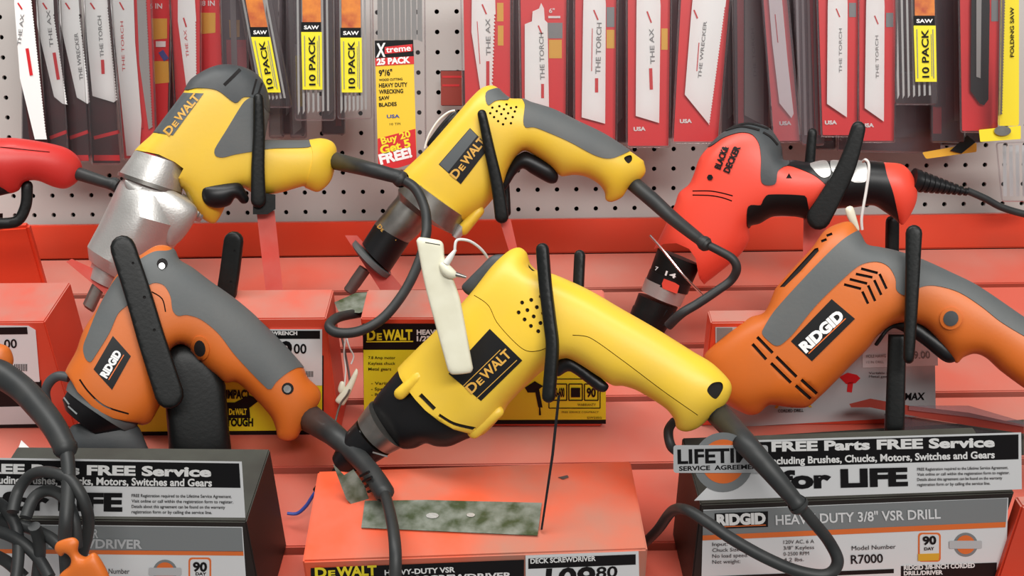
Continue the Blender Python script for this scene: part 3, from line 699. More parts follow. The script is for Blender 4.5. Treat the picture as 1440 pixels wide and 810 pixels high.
B8 = BoxF((1437, 712), (1570, 706), H=0.10, D=0.012)
t = thing('display_box', 'dark red box side showing at the lower right edge beside the carton', 'box', base_of(B8))
mb = MB(); B8.mesh(mb); mb.build('body', M['boxred'], t, bevel=0.0015)
flat(B8.face, [(1450, 700), (1560, 695), (1560, 860), (1450, 860)], 'product_label', M['ink'], t, 1.0)
# ================================================================ blister packs hanging on the pegboard
def inset(poly, d):
    P = np.array([p[:2] for p in poly], float); n = len(P); a = np.sum(P[:, 0] * np.roll(P[:, 1], -1) - np.roll(P[:, 0], -1) * P[:, 1]); sg = 1 if a > 0 else -1; out = []
    for i in range(n):
        e1 = P[i] - P[i-1]; e2 = P[(i+1) % n] - P[i]; n1 = np.array((-e1[1], e1[0])) / np.linalg.norm(e1) * sg; n2 = np.array((-e2[1], e2[0])) / np.linalg.norm(e2) * sg
        b = n1 + n2; b /= max(0.3, b @ b) / 2 if False else 1; k = 2 / max(0.35, (n1 + n2) @ (n1 + n2)); out.append(tuple(P[i] + (n1 + n2) * 0.5 * d * k))
    return out
def rquad(q, r, n=4):
    P = np.array(q, float); out = []
    for i in range(4):
        a, b, c = P[i-1], P[i], P[(i+1) % 4]; u = (a - b) / np.linalg.norm(a - b); v = (c - b) / np.linalg.norm(c - b)
        for k in range(n + 1):
            t = k / n; p = (1-t)**2 * (b + u*r) + 2*t*(1-t) * b + t*t * (b + v*r); out.append(tuple(p))
    return out
def shell(pl, poly, th, name, mt, par, ins=3.0):
    a = [pl.m(x, y, 0.6) for x, y in poly]; b = [pl.m(x, y, th) for x, y in inset(poly, ins)]; c = [pl.m(x, y, th + 0.8) for x, y in inset(poly, ins + 1.6)]
    n = len(a); fs = []
    for i in range(n): j = (i+1) % n; fs += [(i, j, n+j, n+i), (n+i, n+j, 2*n+j, 2*n+i)]
    fs.append(tuple(range(2*n, 3*n))); m = MB(); m.add(a + b + c, fs); return m.build(name, mt, par, smooth=40)
def toothed(poly, i0, i1, pitch=4.0, depth=1.6):
    """polygon with the edge i0->i1 cut into saw teeth"""
    out = []; n = len(poly)
    for i in range(n):
        out.append(poly[i])
        if i == i0:
            p = np.array(poly[i0], float); q = np.array(poly[i1], float); L = np.linalg.norm(q - p); k = int(L / pitch); d = (q - p) / L; e = np.array((-d[1], d[0]))
            cen = np.mean(np.array(poly), 0)
            if e @ (cen - p) < 0: e = -e
            for j in range(k): out.append(tuple(p + d * (j + 0.25) * L / k + e * depth)); out.append(tuple(p + d * (j + 0.95) * L / k))
    return out
def pack(label, quad_, Y, card='redcard', blades=(), texts=(), fields=(), group=None, th=11, r=5, shellmat='clear', cardin=6, name='saw_blade_pack', cat='saw blade pack', yaw=0):
    (x0, y0), (x1, y1), (x2, y2), (x3, y3) = quad_
    pl = VP(Y, yaw, (x2 + x3) / 2); t = thing(name, label, cat, pl.m((x2 + x3) / 2, (y2 + y3) / 2), group)
    if shellmat and card and y2 < 215: quad_ = [(x0, y0), (x1, y1), (x2, y2 + 5), (x3, y3 + 5)]
    o = rquad(quad_, r)
    if card: flat(pl, inset(o, cardin), 'backing_card', M[card], t, 1.2)
    for i, (nm, q, mt, z) in enumerate(fields): flat(pl, q, nm, M[mt], t, 0.5, z0=z)
    for b in blades:
        mt = b[1] if len(b) > 1 else 'blade'; bo = flat(pl, b[0], 'blade', M[mt], t, 1.4, z0=(b[2] if len(b) > 2 else 5.0))
    by = {}
    for s, p0, p1, h, mt, z, bd in texts:
        m = by.setdefault(mt, MB())
        if s == '|': quad(m, pl, bar(p0, p1, h), z)
        else: text(m, pl, s, p0, p1, h, z, bold=bd)
    for mt, m in by.items(): m.build('lettering', M[mt], t, smooth=0)
    if shellmat:
        shell(pl, o, th, 'blister', M[shellmat], t, 3.5)
        fl = inset(o, 4.5); n = len(o); mm = MB(); mm.add([pl.m(x, y, 1.6) for x, y in o] + [pl.m(x, y, 1.6) for x, y in fl], [(i, (i+1) % n, n + (i+1) % n, n + i) for i in range(n)])
        mm.build('rim', M['clearedge'], t, smooth=0)
    return t, pl
T = -62
MR = 'row of saw blade packs on the pegboard'
def marks(x, y0, y1, w=3.2, red='inkred', word=None, h=6, tilt=0.0, z=7.2):
    """word reading upwards with a red mark below it"""
    o = []
    if word: o.append((word, (x + tilt * y1, y1), (x + tilt * y0, y0), h, 'greyink', z, 0.01))
    return o
# five bare-looking blades at the far left in packs whose cards are coloured dark as shade
LB = [
 ('leftmost white tapered saw blade pack beside the bare pegboard', [(10, T), (46, T), (70, 206), (40, 206)], [(15, T), (38, T), (46, 90), (66, 196), (49, 196), (28, 110)], (1, 3), 'THE AX', (26, 64, 31, 20), (38, 68, 44, 106), 1.275),
 ('second white tapered saw blade pack from the left, red bar near its tip', [(46, T), (78, T), (98, 225), (66, 225)], [(50, T), (72, T), (76, 20), (95, 147), (88, 146), (76, 136), (52, 35)], (2, 3), 'THE AX', (72, 66, 67, 14), (76, 74, 82, 112), 1.285),
 ('third white tapered saw blade pack, thin black words down its middle', [(80, T), (110, T), (128, 228), (94, 228)], [(82, T), (106, T), (112, 20), (127, 143), (123, 146), (108, 137), (84, 30)], (2, 3), 'THE WRECKER', (114, 112, 106, 46), None, 1.295),
 ('fourth white saw blade pack from the left with a slanting square end', [(114, T), (148, T), (172, 232), (128, 232)], [(117, T), (146, T), (152, 10), (165, 140), (160, 144), (130, 135), (118, 10)], (2, 3), 'THE TORCH', (143, 80, 139, 22), (144, 84, 145, 104), 1.285),
]
for lb, q, b, te, wd, tx, rd, Y in LB:
    tt = [(wd, (tx[0] + 3, tx[1]), (tx[2] + 3, tx[3]), 5, 'greyink', 7.2, 0.015)]
    if rd: tt.append(('|', (rd[0], rd[1]), (rd[2], rd[3]), 4.6, 'inkred', 7.2, 0))
    tt.append(('|', (b[0][0] + 10, 4), (b[0][0] + 16, 13), 2.2, 'inkred', 7.2, 0))
    dk = q[0][0] > 40
    pack(lb, q, Y, 'darkcard', [(toothed(b, te[0], te[1]), 'blade')], tt,
         [('red_print', [(q[3][0] + 4, 218), (q[2][0] - 4, 218), (q[2][0] - 3, 226), (q[3][0] + 4, 226)], 'redcard', 1.3), ('red_script', bar((q[3][0] + 4, 194), (q[2][0] - 4, 185), 5), 'redcard', 1.3)] if dk else [], MR, shellmat='clear' if dk else None, cardin=5, th=9)
pack('broad long white saw blade pack with a toothed strip along its right', [(150, T), (212, T), (222, 226), (172, 226)], 1.262, 'redcard',
     [([(154, T), (186, T), (190, 60), (199, 170), (196, 219), (178, 219), (165, 90), (156, 10)], 'blade', 5), (toothed([(190, T), (203, T), (215, 178), (209, 182), (196, 90)], 1, 2), 'bladegrey', 4)],
     [('THE TORCH', (176, 100), (173, 30), 4, 'inkred', 7.2, 0.0), ('|', (168, 3), (174, 14), 2, 'inkred', 7.2, 0), ('|', (185, 40), (193, 120), 3, 'inkred', 5.9, 0), ('|', (189, 110), (199, 180), 5, 'inkred', 5.9, 0)], [], MR)
pack('red carded saw blade pack with two amber pictures left of the impact wrench', [(196, T), (243, T), (238, 205), (208, 205)], 1.31, 'redcard', [],
     [('6 IN', (210, 12), (228, 12), 7, 'whiteink', 3, 0.02), ('|', (219, 62), (233, 62), 8, 'whiteink', 3, 0), ('|', (226, 72), (234, 84), 8, 'blue', 3, 0)],
     [('amber_picture', [(213, 26), (235, 26), (235, 54), (214, 56)], 'labelamber', 1.3), ('amber_picture', [(217, 86), (237, 86), (238, 116), (218, 118)], 'labelamber', 1.3)], MR)
pack('narrow white toothed blade pack above the impact wrench motor cap', [(234, T), (284, T), (284, 170), (246, 170)], 1.285, 'redcard', [(toothed([(250, T), (270, T), (276, 30), (277, 118), (262, 122), (250, 30)], 2, 3), 'blade')],
     [('THE AX', (266, 80), (262, 42), 4, 'inkred', 7.2, 0), ('|', (258, 25), (262, 38), 2.2, 'inkred', 7.2, 0)], [], MR)
pack('red carded pack with an amber picture right of the narrow toothed blade', [(276, T), (312, T), (316, 150), (280, 150)], 1.305, 'redcard', [],
     [('8 IN', (284, 8), (302, 8), 7, 'whiteink', 3, 0.02)], [('amber_picture', [(282, 18), (303, 18), (303, 46), (282, 48)], 'labelamber', 1.3)], MR)
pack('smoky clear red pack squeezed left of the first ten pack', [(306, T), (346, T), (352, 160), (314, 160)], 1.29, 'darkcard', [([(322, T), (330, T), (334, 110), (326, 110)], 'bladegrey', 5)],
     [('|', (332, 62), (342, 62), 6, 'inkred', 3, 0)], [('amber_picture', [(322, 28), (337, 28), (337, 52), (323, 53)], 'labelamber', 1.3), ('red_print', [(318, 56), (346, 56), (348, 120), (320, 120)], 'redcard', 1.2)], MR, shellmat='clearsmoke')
# ten packs
def tenpack(label, x0, x1, tx0, tx1, lean, yb, ly0, ly1, Y, group='ten packs of saw blades'):
    q = [(x0 - lean * 0.35, T), (x1 - lean * 0.35, T), (x1 + lean, yb), (x0 + lean, yb)]
    def X(x, y): return x - lean * 0.35 + (y - T) / (yb - T) * lean * 1.35
    fields = [('picture', [(X(tx0, T), T), (X(tx1, T), T), (X(tx1, ly0 - 14), ly0 - 14), (X(tx0, ly0 - 14), ly0 - 14)], 'orangepic', 14), ('black_band', [(X(tx0 - 2, ly0 - 14), ly0 - 14), (X(tx1, ly0 - 14), ly0 - 14), (X(tx1, ly0), ly0), (X(tx0 - 2, ly0), ly0)], 'ink', 14),
              ('yellow_label', [(X(tx0 - 2, ly0), ly0), (X(tx1 + 1, ly0), ly0), (X(tx1 + 1, ly1), ly1), (X(tx0 - 1, ly1), ly1)], 'labelyel', 14)]
    w = tx1 - tx0
    texts = [('10 PACK', (X(tx0 + w * 0.66, ly1 - 6), ly1 - 6), (X(tx0 + w * 0.66, ly0 + 5), ly0 + 5), w * 0.33, 'ink', 15.6, 0.02), ('|', (X(tx0 + 2.5, ly1 - 5), ly1 - 5), (X(tx0 + 2.5, ly0 + 5), ly0 + 5), 1.2, 'greyink', 15.4, 0),
             ('|', (X(tx1 - 3, ly1 - 5), ly1 - 5), (X(tx1 - 3, ly0 + 5), ly0 + 5), 1.2, 'greyink', 15.4, 0), ('|', (X(tx1 - 5.5, ly1 - 8), ly1 - 8), (X(tx1 - 5.5, ly0 + 12), ly0 + 12), 0.8, 'greyink', 15.4, 0),
             ('SAW', (X(tx0 + 2, ly0 - 4), ly0 - 4), (X(tx1 - 3, ly0 - 4), ly0 - 4), 5, 'whiteink', 15.4, 0.03)]
    blades = []
    for i in range(7):
        a = x0 + 5 + i * (x1 - x0 - 10) / 7; blades.append(([(X(a, T), T), (X(a + 3, T), T), (X(a + 3, yb - 14), yb - 14 ), (X(a, yb - 8 - i), yb - 8 - i)], 'bladebright', 3 + (i % 3)))
    pack(label, q, Y, None, blades, texts, fields, group, th=13, r=6, shellmat='clear', cat='ten pack of blades')
tenpack('yellow labelled ten pack just right of the impact wrench cap, leaning left at its top', 334, 382, 344, 368, 30, 152, 52, 130, 1.27)
tenpack('middle of the three yellow labelled ten packs over the impact wrench handle', 412, 470, 425, 451, 2, 170, 45, 126, 1.265)
tenpack('yellow labelled ten pack directly left of the twenty five pack', 472, 522, 480, 507, 2, 168, 53, 130, 1.27)
tenpack('lone yellow labelled ten pack at right between the carded blades', 1254, 1316, 1286, 1314, 3, 148, 36, 115, 1.27)
pack('dim yellow banded clear pack hidden between the first two ten packs', [(400, T), (426, T), (432, 195), (408, 195)], 1.315, None, [([(404, T), (420, T), (424, 180), (412, 190)], 'bladegrey', 3)], [], [('yellow_label', [(415, 78), (424, 78), (426, 150), (418, 150)], 'yelink', 5), ('picture', [(412, 0), (422, 0), (424, 62), (414, 62)], 'darkcard', 5)], MR, shellmat='clearsmoke')
pack('clear pack edge hanging behind the impact wrench handle strap', [(372, T), (398, T), (400, 195), (378, 195)], 1.325, None, [([(376, T), (390, T), (394, 190), (380, 190)], 'bladegrey', 3)], [], [], MR, shellmat='clearsmoke')
# twenty five pack
t25, p25 = pack('tall clear twenty five pack with a black, yellow and red printed panel', [(522, T), (598, T), (600, 240), (526, 240)], 1.25, None,
     [([(530 + i * 8, T), (537 + i * 8, T), (538 + i * 8, 56 + 3 * (i % 2)), (531 + i * 8, 56)], 'bladegrey', 3) for i in range(8)], [], [], MR, shellmat='clear', th=9)
pn = flat(p25, [(527, 57), (581, 56), (586, 228), (560, 236), (532, 238)], 'printed_panel', M['labelamber'], t25, 1.2, z0=10.5)
pn.data.materials[0] = M['gold25'] if 'gold25' in M else mat('golden_yellow_print', (0.84, 0.56, 0.03), 0.42)
flat(p25, [(527, 57), (581, 56), (582, 79), (527.5, 82)], 'black_header', M['ink'], pn, 0.4, z0=11.7); flat(p25, [(527.5, 82), (582, 79), (582.5, 90), (528, 93)], 'red_header', M['inkred'], pn, 0.4, z0=11.7)
flat(p25, [(541, 66), (580, 62), (580, 72), (541, 76)], 'red_script_band', M['inkred'], pn, 0.3, z0=12.1)
flat(p25, [(531, 195), (584, 181), (586, 228), (560, 236), (532, 238)], 'red_offer', M['inkred'], pn, 0.4, z0=11.7)
m = MB(); text(m, p25, 'X', (529, 80), (542, 79), 18, 12.4, bold=0.03, slant=0.1); text(m, p25, 'treme', (543, 74), (578, 71), 8, 12.6, bold=0.02); text(m, p25, '25 PACK', (530, 91), (577, 88), 8, 12.4, bold=0.05)
text(m, p25, 'FREE!', (535, 231), (580, 220), 13, 12.4, bold=0.05); m.build('lettering', M['whiteink'], pn, smooth=0)
m = MB(); text(m, p25, 'Buy 20', (537, 203), (578, 192), 9, 12.4, bold=0.03); text(m, p25, 'Get 5', (536, 217), (578, 206), 11, 12.4, bold=0.04); m.build('lettering', M['yelink'], pn, smooth=0)
m = MB()
for s, x1, y, h in (('9"/6"', 552, 107, 8), ('WOOD CUTTING', 566, 114, 3), ('HEAVY DUTY', 573, 123, 5.5), ('WRECKING', 567, 132, 5.5), ('SAW', 548, 141, 5), ('BLADES', 558, 150, 5)):
    text(m, p25, s, (533, y), (x1, y - 1.5), h, 12.2, bold=0.03)
text(m, p25, '10 TPI', (548, 176), (563, 175.5), 3, 12.2); m.build('lettering', M['ink'], pn, smooth=0)
m = MB(); text(m, p25, 'USA', (544, 166), (562, 165.5), 4.5, 12.2, bold=0.03); m.build('lettering', M['blue'], pn, smooth=0)
pack('small dark red packet hanging behind the bare pegboard right of the twenty five pack', [(616, 96), (664, 96), (664, 152), (618, 152)], 1.37, 'darkcard', [], [('|', (622, 108), (650, 108), 3, 'inkred', 2, 0), ('|', (622, 120), (646, 120), 3, 'inkred', 2, 0)], [('red_print', [(620, 100), (650, 100), (650, 148), (620, 148)], 'brownred', 1.2)], MR, shellmat=None)
# carded packs to the right
def usa(x, y): return [('USA', (x, y), (x + 17, y - 0.5), 5, 'whiteink', 3, 0.05)]
def words(word, xa, ya, xb, yb, h=6.5, dart=None):
    o = [(word, (xa, ya), (xb, yb), h, 'greyink', 7.2, 0.015)]
    if dart: o.append(('|', dart[0], dart[1], 5, 'inkred', 7.2, 0))
    return o
pack('red carded pack with blade lettered THE AX behind the upper yellow drill', [(646, T), (722, T), (722, 158), (650, 158)], 1.27, 'redcard', [(toothed([(664, T), (694, T), (697, 20), (693, 130), (676, 130), (663, 45)], 2, 3, 5, 2.4), 'blade')],
     words('THE AX', 690, 78, 689, 26, 6) + [('|', (686, 86), (686, 122), 4.6, 'inkred', 7.2, 0), ('|', (678, 6), (684, 20), 2, 'inkred', 7.2, 0), ('|', (675, 90), (671, 30), 1.0, 'inkred', 7.2, 0)],
     [('amber_picture', [(699, 4), (708, 4), (708, 30), (699, 30)], 'labelamber', 1.3), ('amber_picture', [(700, 36), (708, 36), (708, 64), (700, 64)], 'labelamber', 1.3)], MR, cardin=9)
pack('red carded pack with a notched shank blade lettered THE TORCH', [(728, T), (800, T), (798, 196), (732, 196)], 1.27, 'redcard',
     [([(738, 34), (748, 30), (749, 16), (758, 12), (761, 4), (765, 12), (766, 28), (770, 32), (772, 152), (762, 154), (738, 140)], 'blade')],
     words('THE TORCH', 766, 112, 764, 46, 6) + [('|', (763, 118), (763, 138), 4, 'inkred', 7.2, 0), ('|', (757, 36), (762, 48), 2, 'inkred', 7.2, 0), ('6"', (772, 18), (780, 18), 6, 'whiteink', 3, 0.02), ('|', (771, 24), (788, 24), 3, 'whiteink', 3, 0)],
     [('grey_print', [(770, 32), (791, 32), (791, 54), (771, 54)], 'labelgrey', 1.3), ('amber_picture', [(772, 56), (790, 56), (790, 82), (772, 82)], 'labelamber', 1.3)], MR)
pack('red carded pack with a wide white blade lettered THE TORCH above the yellow drill grip', [(806, T), (870, T), (868, 198), (806, 198)], 1.262, 'redcard',
     [([(822, T), (846, T), (852, 6), (851, 174), (818, 165), (820, 20)], 'blade')],
     words('THE TORCH', 844, 104, 846, 32, 6.5) + [('|', (839, 110), (839, 130), 4.5, 'inkred', 7.2, 0), ('|', (835, 14), (841, 28), 2, 'inkred', 7.2, 0), ('|', (832, 100), (833, 40), 1, 'inkred', 7.2, 0)],
     [('grey_print', [(853, 10), (864, 10), (864, 38), (853, 38)], 'labelgrey', 1.3), ('amber_picture', [(853, 42), (864, 42), (864, 68), (853, 68)], 'labelamber', 1.3)], MR)
pack('red carded white blade pack with slanted end, directly right of the yellow grip', [(880, T), (946, T), (943, 203), (880, 203)], 1.262, 'redcard',
     [([(896, T), (924, T), (929, 8), (927, 173), (894, 163), (895, 20)], 'blade')],
     words('THE AX', 921, 90, 919, 40, 6) + [('|', (915, 96), (916, 126), 4.5, 'inkred', 7.2, 0), ('|', (910, 16), (916, 32), 2, 'inkred', 7.2, 0)] + usa(891, 184),
     [('amber_picture', [(930, 40), (939, 40), (939, 70), (930, 70)], 'labelamber', 1.3)], MR)
pack('leaning red carded pack with a pointed white blade above the red drill', [(958, T), (1034, T), (1012, 197), (944, 197)], 1.255, 'redcard',
     [(toothed([(980, T), (1028, T), (1020, 10), (998, 176), (963, 133), (972, 20)], 2, 3, 4, 1.4), 'blade')],
     words('THE WRECKER', 986, 110, 994, 30, 4.5) + [('|', (980, 100), (983, 60), 1.2, 'inkred', 7.2, 0), ('|', (976, 14), (981, 26), 2, 'inkred', 7.2, 0)] + usa(956, 173), [], MR, th=13)
pack('dim grey bladed pack partly hidden right of the leaning pointed blade pack', [(1028, T), (1084, T), (1084, 186), (1032, 186)], 1.31, 'darkcard', [([(1048, T), (1074, T), (1074, 176), (1047, 162)], 'bladegrey')],
     [('THE TORCH', (1064, 110), (1060, 40), 4, 'greyink', 7.2, 0)], [('red_print', [(1036, T), (1046, T), (1046, 178), (1038, 178)], 'redcard', 1.3)], MR, shellmat='clearsmoke')
pack('narrow leaning pack with a thin white pointed blade and small red foot', [(1066, T), (1104, T), (1128, 196), (1086, 196)], 1.27, 'redcard', [([(1076, T), (1094, T), (1108, 90), (1116, 160), (1113, 166), (1096, 145), (1086, 60)], 'blade')],
     [('|', (1090, 20), (1094, 60), 1.2, 'inkred', 7.2, 0)] + usa(1096, 176), [], MR, shellmat='clearedge', cardin=6, th=14)
pack('stack of clear pack edges seen side on between pointed blades', [(1112, T), (1152, T), (1160, 200), (1126, 200)], 1.3, 'darkcard', [([(1118 + 8 * i, T), (1121 + 8 * i, T), (1127 + 8 * i, 190), (1123 + 8 * i, 190)], 'bladegrey', 4 + i) for i in range(4)], [],
     [('red_print', [(1136, T), (1146, T), (1154, 190), (1146, 190)], 'redcard', 1.3)], MR, shellmat='clearedge', th=15)
pack('red carded white pointed blade pack, left one of the matching pair at right', [(1146, T), (1210, T), (1208, 188), (1154, 188)], 1.262, 'redcard', [([(1166, T), (1190, T), (1192, 8), (1191, 165), (1163, 146), (1164, 10)], 'blade')],
     [('THE TORCH', (1184, 102), (1184, 40), 4, 'greyink', 7.2, 0.005), ('|', (1176, 12), (1181, 24), 1.6, 'inkred', 7.2, 0)] + usa(1160, 175), [('grey_print', [(1194, 4), (1204, 4), (1204, 24), (1194, 24)], 'labelgrey', 1.3)], MR)
pack('red carded white pointed blade pack, right one of the matching pair at right', [(1204, T), (1264, T), (1260, 196), (1206, 196)], 1.268, 'redcard', [([(1220, T), (1240, T), (1244, 8), (1243, 171), (1216, 152), (1218, 10)], 'blade')],
     [('THE TORCH', (1236, 110), (1235, 50), 4, 'greyink', 7.2, 0.005), ('|', (1230, 22), (1235, 34), 1.6, 'inkred', 7.2, 0)] + usa(1212, 179), [('grey_print', [(1246, 18), (1256, 18), (1256, 38), (1246, 38)], 'labelgrey', 1.3)], MR)
pack('smoky clear pack stack with a dark red foot right of the lone ten pack', [(1306, T), (1356, T), (1358, 196), (1308, 196)], 1.305, 'darkcard', [([(1312, T), (1326, T), (1330, 150), (1316, 150)], 'black', 4), ([(1340, T), (1346, T), (1348, 170), (1342, 170)], 'bladegrey', 4)], [],
     [('red_print', [(1312, 150), (1324, 150), (1324, 188), (1312, 188)], 'redcard', 1.3)], MR, shellmat='clearsmoke', th=15)
pack('red carded pack holding a black blade at the right end', [(1346, T), (1410, T), (1406, 182), (1350, 182)], 1.262, 'redcard', [([(1368, T), (1390, T), (1392, 10), (1390, 140), (1384, 148), (1378, 146), (1365, 128), (1366, 10)], 'black'), ([(1373, T), (1381, T), (1379, 110), (1373, 108)], 'bladegrey', 6.6)],
     [], [('grey_print', [(1394, 0), (1404, 0), (1404, 30), (1394, 30)], 'labelgrey', 1.3)], MR)
pack('yellow carded pack with a dark toothed blade at the right edge', [(1404, T), (1434, T), (1434, 178), (1402, 178)], 1.28, 'yelink', [(toothed([(1404, T), (1413, T), (1414, 0), (1410, 160), (1405, 162)], 2, 3, 4, 1.6), 'darksteel', 4)],
     [('FOLDING SAW', (1426, 80), (1426, 10), 5, 'ink', 3, 0.02)], [], MR, shellmat=None, cardin=2)
pack('yellow foot of a carded pack with a round grey knob at the right edge', [(1376, 182), (1436, 176), (1436, 196), (1378, 200)], 1.25, 'yelink', [(circ(1410, 184, 12, 16, 7), 'steel', 3)], [], [], None, shellmat=None, cardin=1, r=2, name='folding_saw_pack', cat='saw pack')
pack('dull amber and black packet under the yellow foot at right', [(1296, 214), (1374, 200), (1374, 214), (1302, 224)], 1.30, 'labelamber', [([(1336, 212), (1360, 190), (1372, 200), (1352, 216)], 'black', 2)], [], [], None, shellmat=None, cardin=1, r=3, name='folding_saw_pack', cat='saw pack')
pack('clear pack with grey blades low at the right edge by the pegboard', [(1400, 200), (1470, 198), (1470, 284), (1408, 284)], 1.30, None, [([(1410 + 9 * i, 204), (1415 + 9 * i, 204), (1416 + 9 * i, 276), (1411 + 9 * i, 276)], 'labellight', 2) for i in range(6)], [], [], MR, shellmat='clear')
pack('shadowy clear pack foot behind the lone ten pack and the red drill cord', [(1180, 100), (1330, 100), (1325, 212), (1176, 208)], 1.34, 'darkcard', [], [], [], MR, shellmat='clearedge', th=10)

rear = [(30,100,210),(118,165,222),(205,250,200),(262,300,170),(318,362,160),(392,430,185),(452,486,185),(716,748,190),(790,824,190),(858,896,196),(936,968,190),(1014,1050,190),(1096,1136,196),(1136,1176,206),(1192,1222,196),(1252,1290,190),(1318,1352,200),(1352,1384,196),(1384,1420,170)]
for i, (a, c, y) in enumerate(rear):
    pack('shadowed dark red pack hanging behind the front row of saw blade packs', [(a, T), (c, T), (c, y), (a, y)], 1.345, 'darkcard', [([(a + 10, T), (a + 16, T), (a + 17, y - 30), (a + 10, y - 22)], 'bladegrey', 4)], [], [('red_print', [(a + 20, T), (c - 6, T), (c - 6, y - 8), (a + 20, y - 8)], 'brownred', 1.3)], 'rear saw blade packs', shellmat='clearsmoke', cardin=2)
# ================================================================ power tools
CORDG = None
# ---------------- T2 impact wrench (upper left)
P2 = FP(1.12, 290, 260)
t = thing('impact_wrench', 'large yellow impact wrench with silver cast nose at upper left', 'impact wrench', at(150, 440, 1.12))
T2 = t
b = Body(P2, [(189,212),(216,186),(238,156),(260,127),(270,112),(295,97),(317,92),(342,96),(362,107),(374,127),(378,154),(374,180),(371,198),(371,198),(396,198),(433,198),(452,196),(467,201),(472,213),(465,251),(448,268),(433,264),(426,262),(389,272),(359,273),(340,264),(322,276),(314,296),(302,314),(287,309),(272,292),(253,263),(233,298),(169,247)], zs=0.92, cap=36)
A = lambda p: K4(100, 80, p); Z = lambda p: K(100, 70, 2.7, p)
b.make('housing', M['yellow'], t, regions=[
  ('motor_cap', A([(655,189),(720,178),(830,190),(935,262),(985,228),(1060,245),(1135,330),(1190,300),(1140,120),(1000,20),(860,20),(740,60),(640,150)]), 1.6, M['dark_rubber'], True),
  ('grip_overmold', Z([(642,218),(592,300),(545,378),(548,402),(575,409),(620,398),(690,386),(760,376),(900,371),(925,352),(905,325),(760,325),(752,240),(700,180),(665,190)]), 1.2, M['grey_rubber'], True),
  ('name_plate', A([(640,205),(755,208),(580,447),(468,432)]), 0.7, M['plategrey'], False),
  ('cooling_slot', bar(*A([(872,162),(962,76)]), 4.5), 2.0, M['void'], False), ('cooling_slot', bar(*A([(1030,215),(1052,130)]), 2.5), 2.0, M['void'], False), ('cooling_slot', bar(*A([(1060,225),(1082,150)]), 2.5), 2.0, M['void'], False),
  ('end_collar', Z([(906,338),(950,325),(1015,350),(1020,480),(945,545),(893,532),(905,470),(918,400)]), 1.6, M['yellow'], True)],
  recess=[A(q) for q in ([(372,545),(430,540),(500,556),(520,566),(440,556),(385,556)],)],
  trim=[(150,60),(620,60),(620,420),(275,420),(262,290),(253,264),(251,250),(258,237),(246,228),(228,219.5),(206,213.5),(188,212.5),(150,205)])
A2 = lambda p: K4(80, 240, p)
m = MB(); dewalt(m, P2, *A([(556,450),(734,232)]), 10.5, 1.6, b, bold=0.035); m.build('lettering', M['gold'], b.parts['name_plate'], smooth=0)
tr = Body(P2, Z([(495,522),(520,514),(600,504),(640,508),(672,560),(666,580),(645,582),(622,562),(602,588),(560,600),(520,592),(498,565)]), zs=0.9, z0=26); tr.make('trigger', M['black'], t)
loft(P2, [(190,211,262,234,0,1.02),(183,222,260,247),(168,242,256,271),(167,247,254,275),(172,250,251,274),(165,262,258,288),(152,289,264,322),(138,318,242,352,0,.9),(123,346,203,389),(125,364,184,399),(131,371,177,396)], 'gear_case', M['cast'], t, smooth=28)
gr = Body(P2, A2([(400,50),(560,80),(700,130),(800,215),(770,310),(700,400),(640,420),(600,330),(520,235),(430,150)]), zs=0.7, cap=22, z0=30, g=1.2); gr.make('gear_rib', M['cast'], t)
loft(P2, [(166,241,256,271,0,1.05),(165,246,255,277,0,1.05)], 'flange', M['steel'], t)
loft(P2, [(246,286,258,272),(262,305,275,283),(276,312,288,292),(281,313,291,296)], 'ribbed_knob', M['cast'], t)
m = MB()
for i in range(5): quad(m, P2, bar((264 + i*4.6, 299 + i*2.2), (270 + i*4.6, 285 + i*2.2), 1.8), 12.5)
m.build('rib_shadow', M['darksteel'], t, smooth=0)
loft(P2, [(130,366,174,390),(124,388,164,408)], 'nose_bushing', M['cast'], t)
loft(P2, [(131,396,148,405,0,1,.5),(117,426,133,437,0,1,.5),(119,431,131,439,0,1,.5)], 'square_drive', M['steel'], t, seg=24)
m = MB()
for x, y in ((172,251),(231,258)): quad(m, P2, circ(x, y, 3.2, 8), 34 if x > 200 else 12)
m.build('bolt_recess', M['void'], t, smooth=0)
sr = tube(T3([(452,219,None,13),(470,226,None,12.5),(515,237,1.08,11),(556,248,1.07,10),(562,251,1.073,12),(565,253,1.07,12),(568,255,1.07,7)], P2), 'strain_relief', M['cord'], t)
tube(T3([(560,250,1.075,7),(583,264,1.06,7.2),(597,292,1.05,7.2),(600,319,1.04,7.2),(597,340,1.03,7.2),(590,366,1.01,7.2),(570,408,0.98,7.2),(540,446,0.955,7.2),(507,465,0.945,7.2),(476,468,0.942,7.4),(463,459,0.948,7.4),(474,447,0.965,7.2),(500,441,1.0,7),(530,436,1.03,7)]), 'cord', M['cord'], t)
# its cradle: black strap, red upright, nose plate
t = thing('tool_cradle', 'black strap on a red upright carrying the upper left yellow impact wrench', 'cradle', at(390, 440, 1.12), 'tool cradles')
prong(P2, K(100, 70, 2.7, [(706,192),(708,330),(704,450),(706,570)]), 14, 21, M['black_rubber'], t, z0=42, name='prong')
m = MB(); flat(P2, K(100, 70, 2.7, [(740,545),(776,550),(776,605),(745,625),(690,625),(690,560)]), '', None, None, 30, z0=8, mb=m); m.build('socket', M['black_rubber'], t)
flat(P2, [(361,300),(386,296),(401,438),(384,450),(378,448)], 'upright', M['bracket'], t, 7, z0=14)
flat(P2, [(93,368),(101,364),(132,378),(160,398),(178,420),(168,424),(146,412)], 'nose_plate', M['bracket'], t, 26, z0=-13)
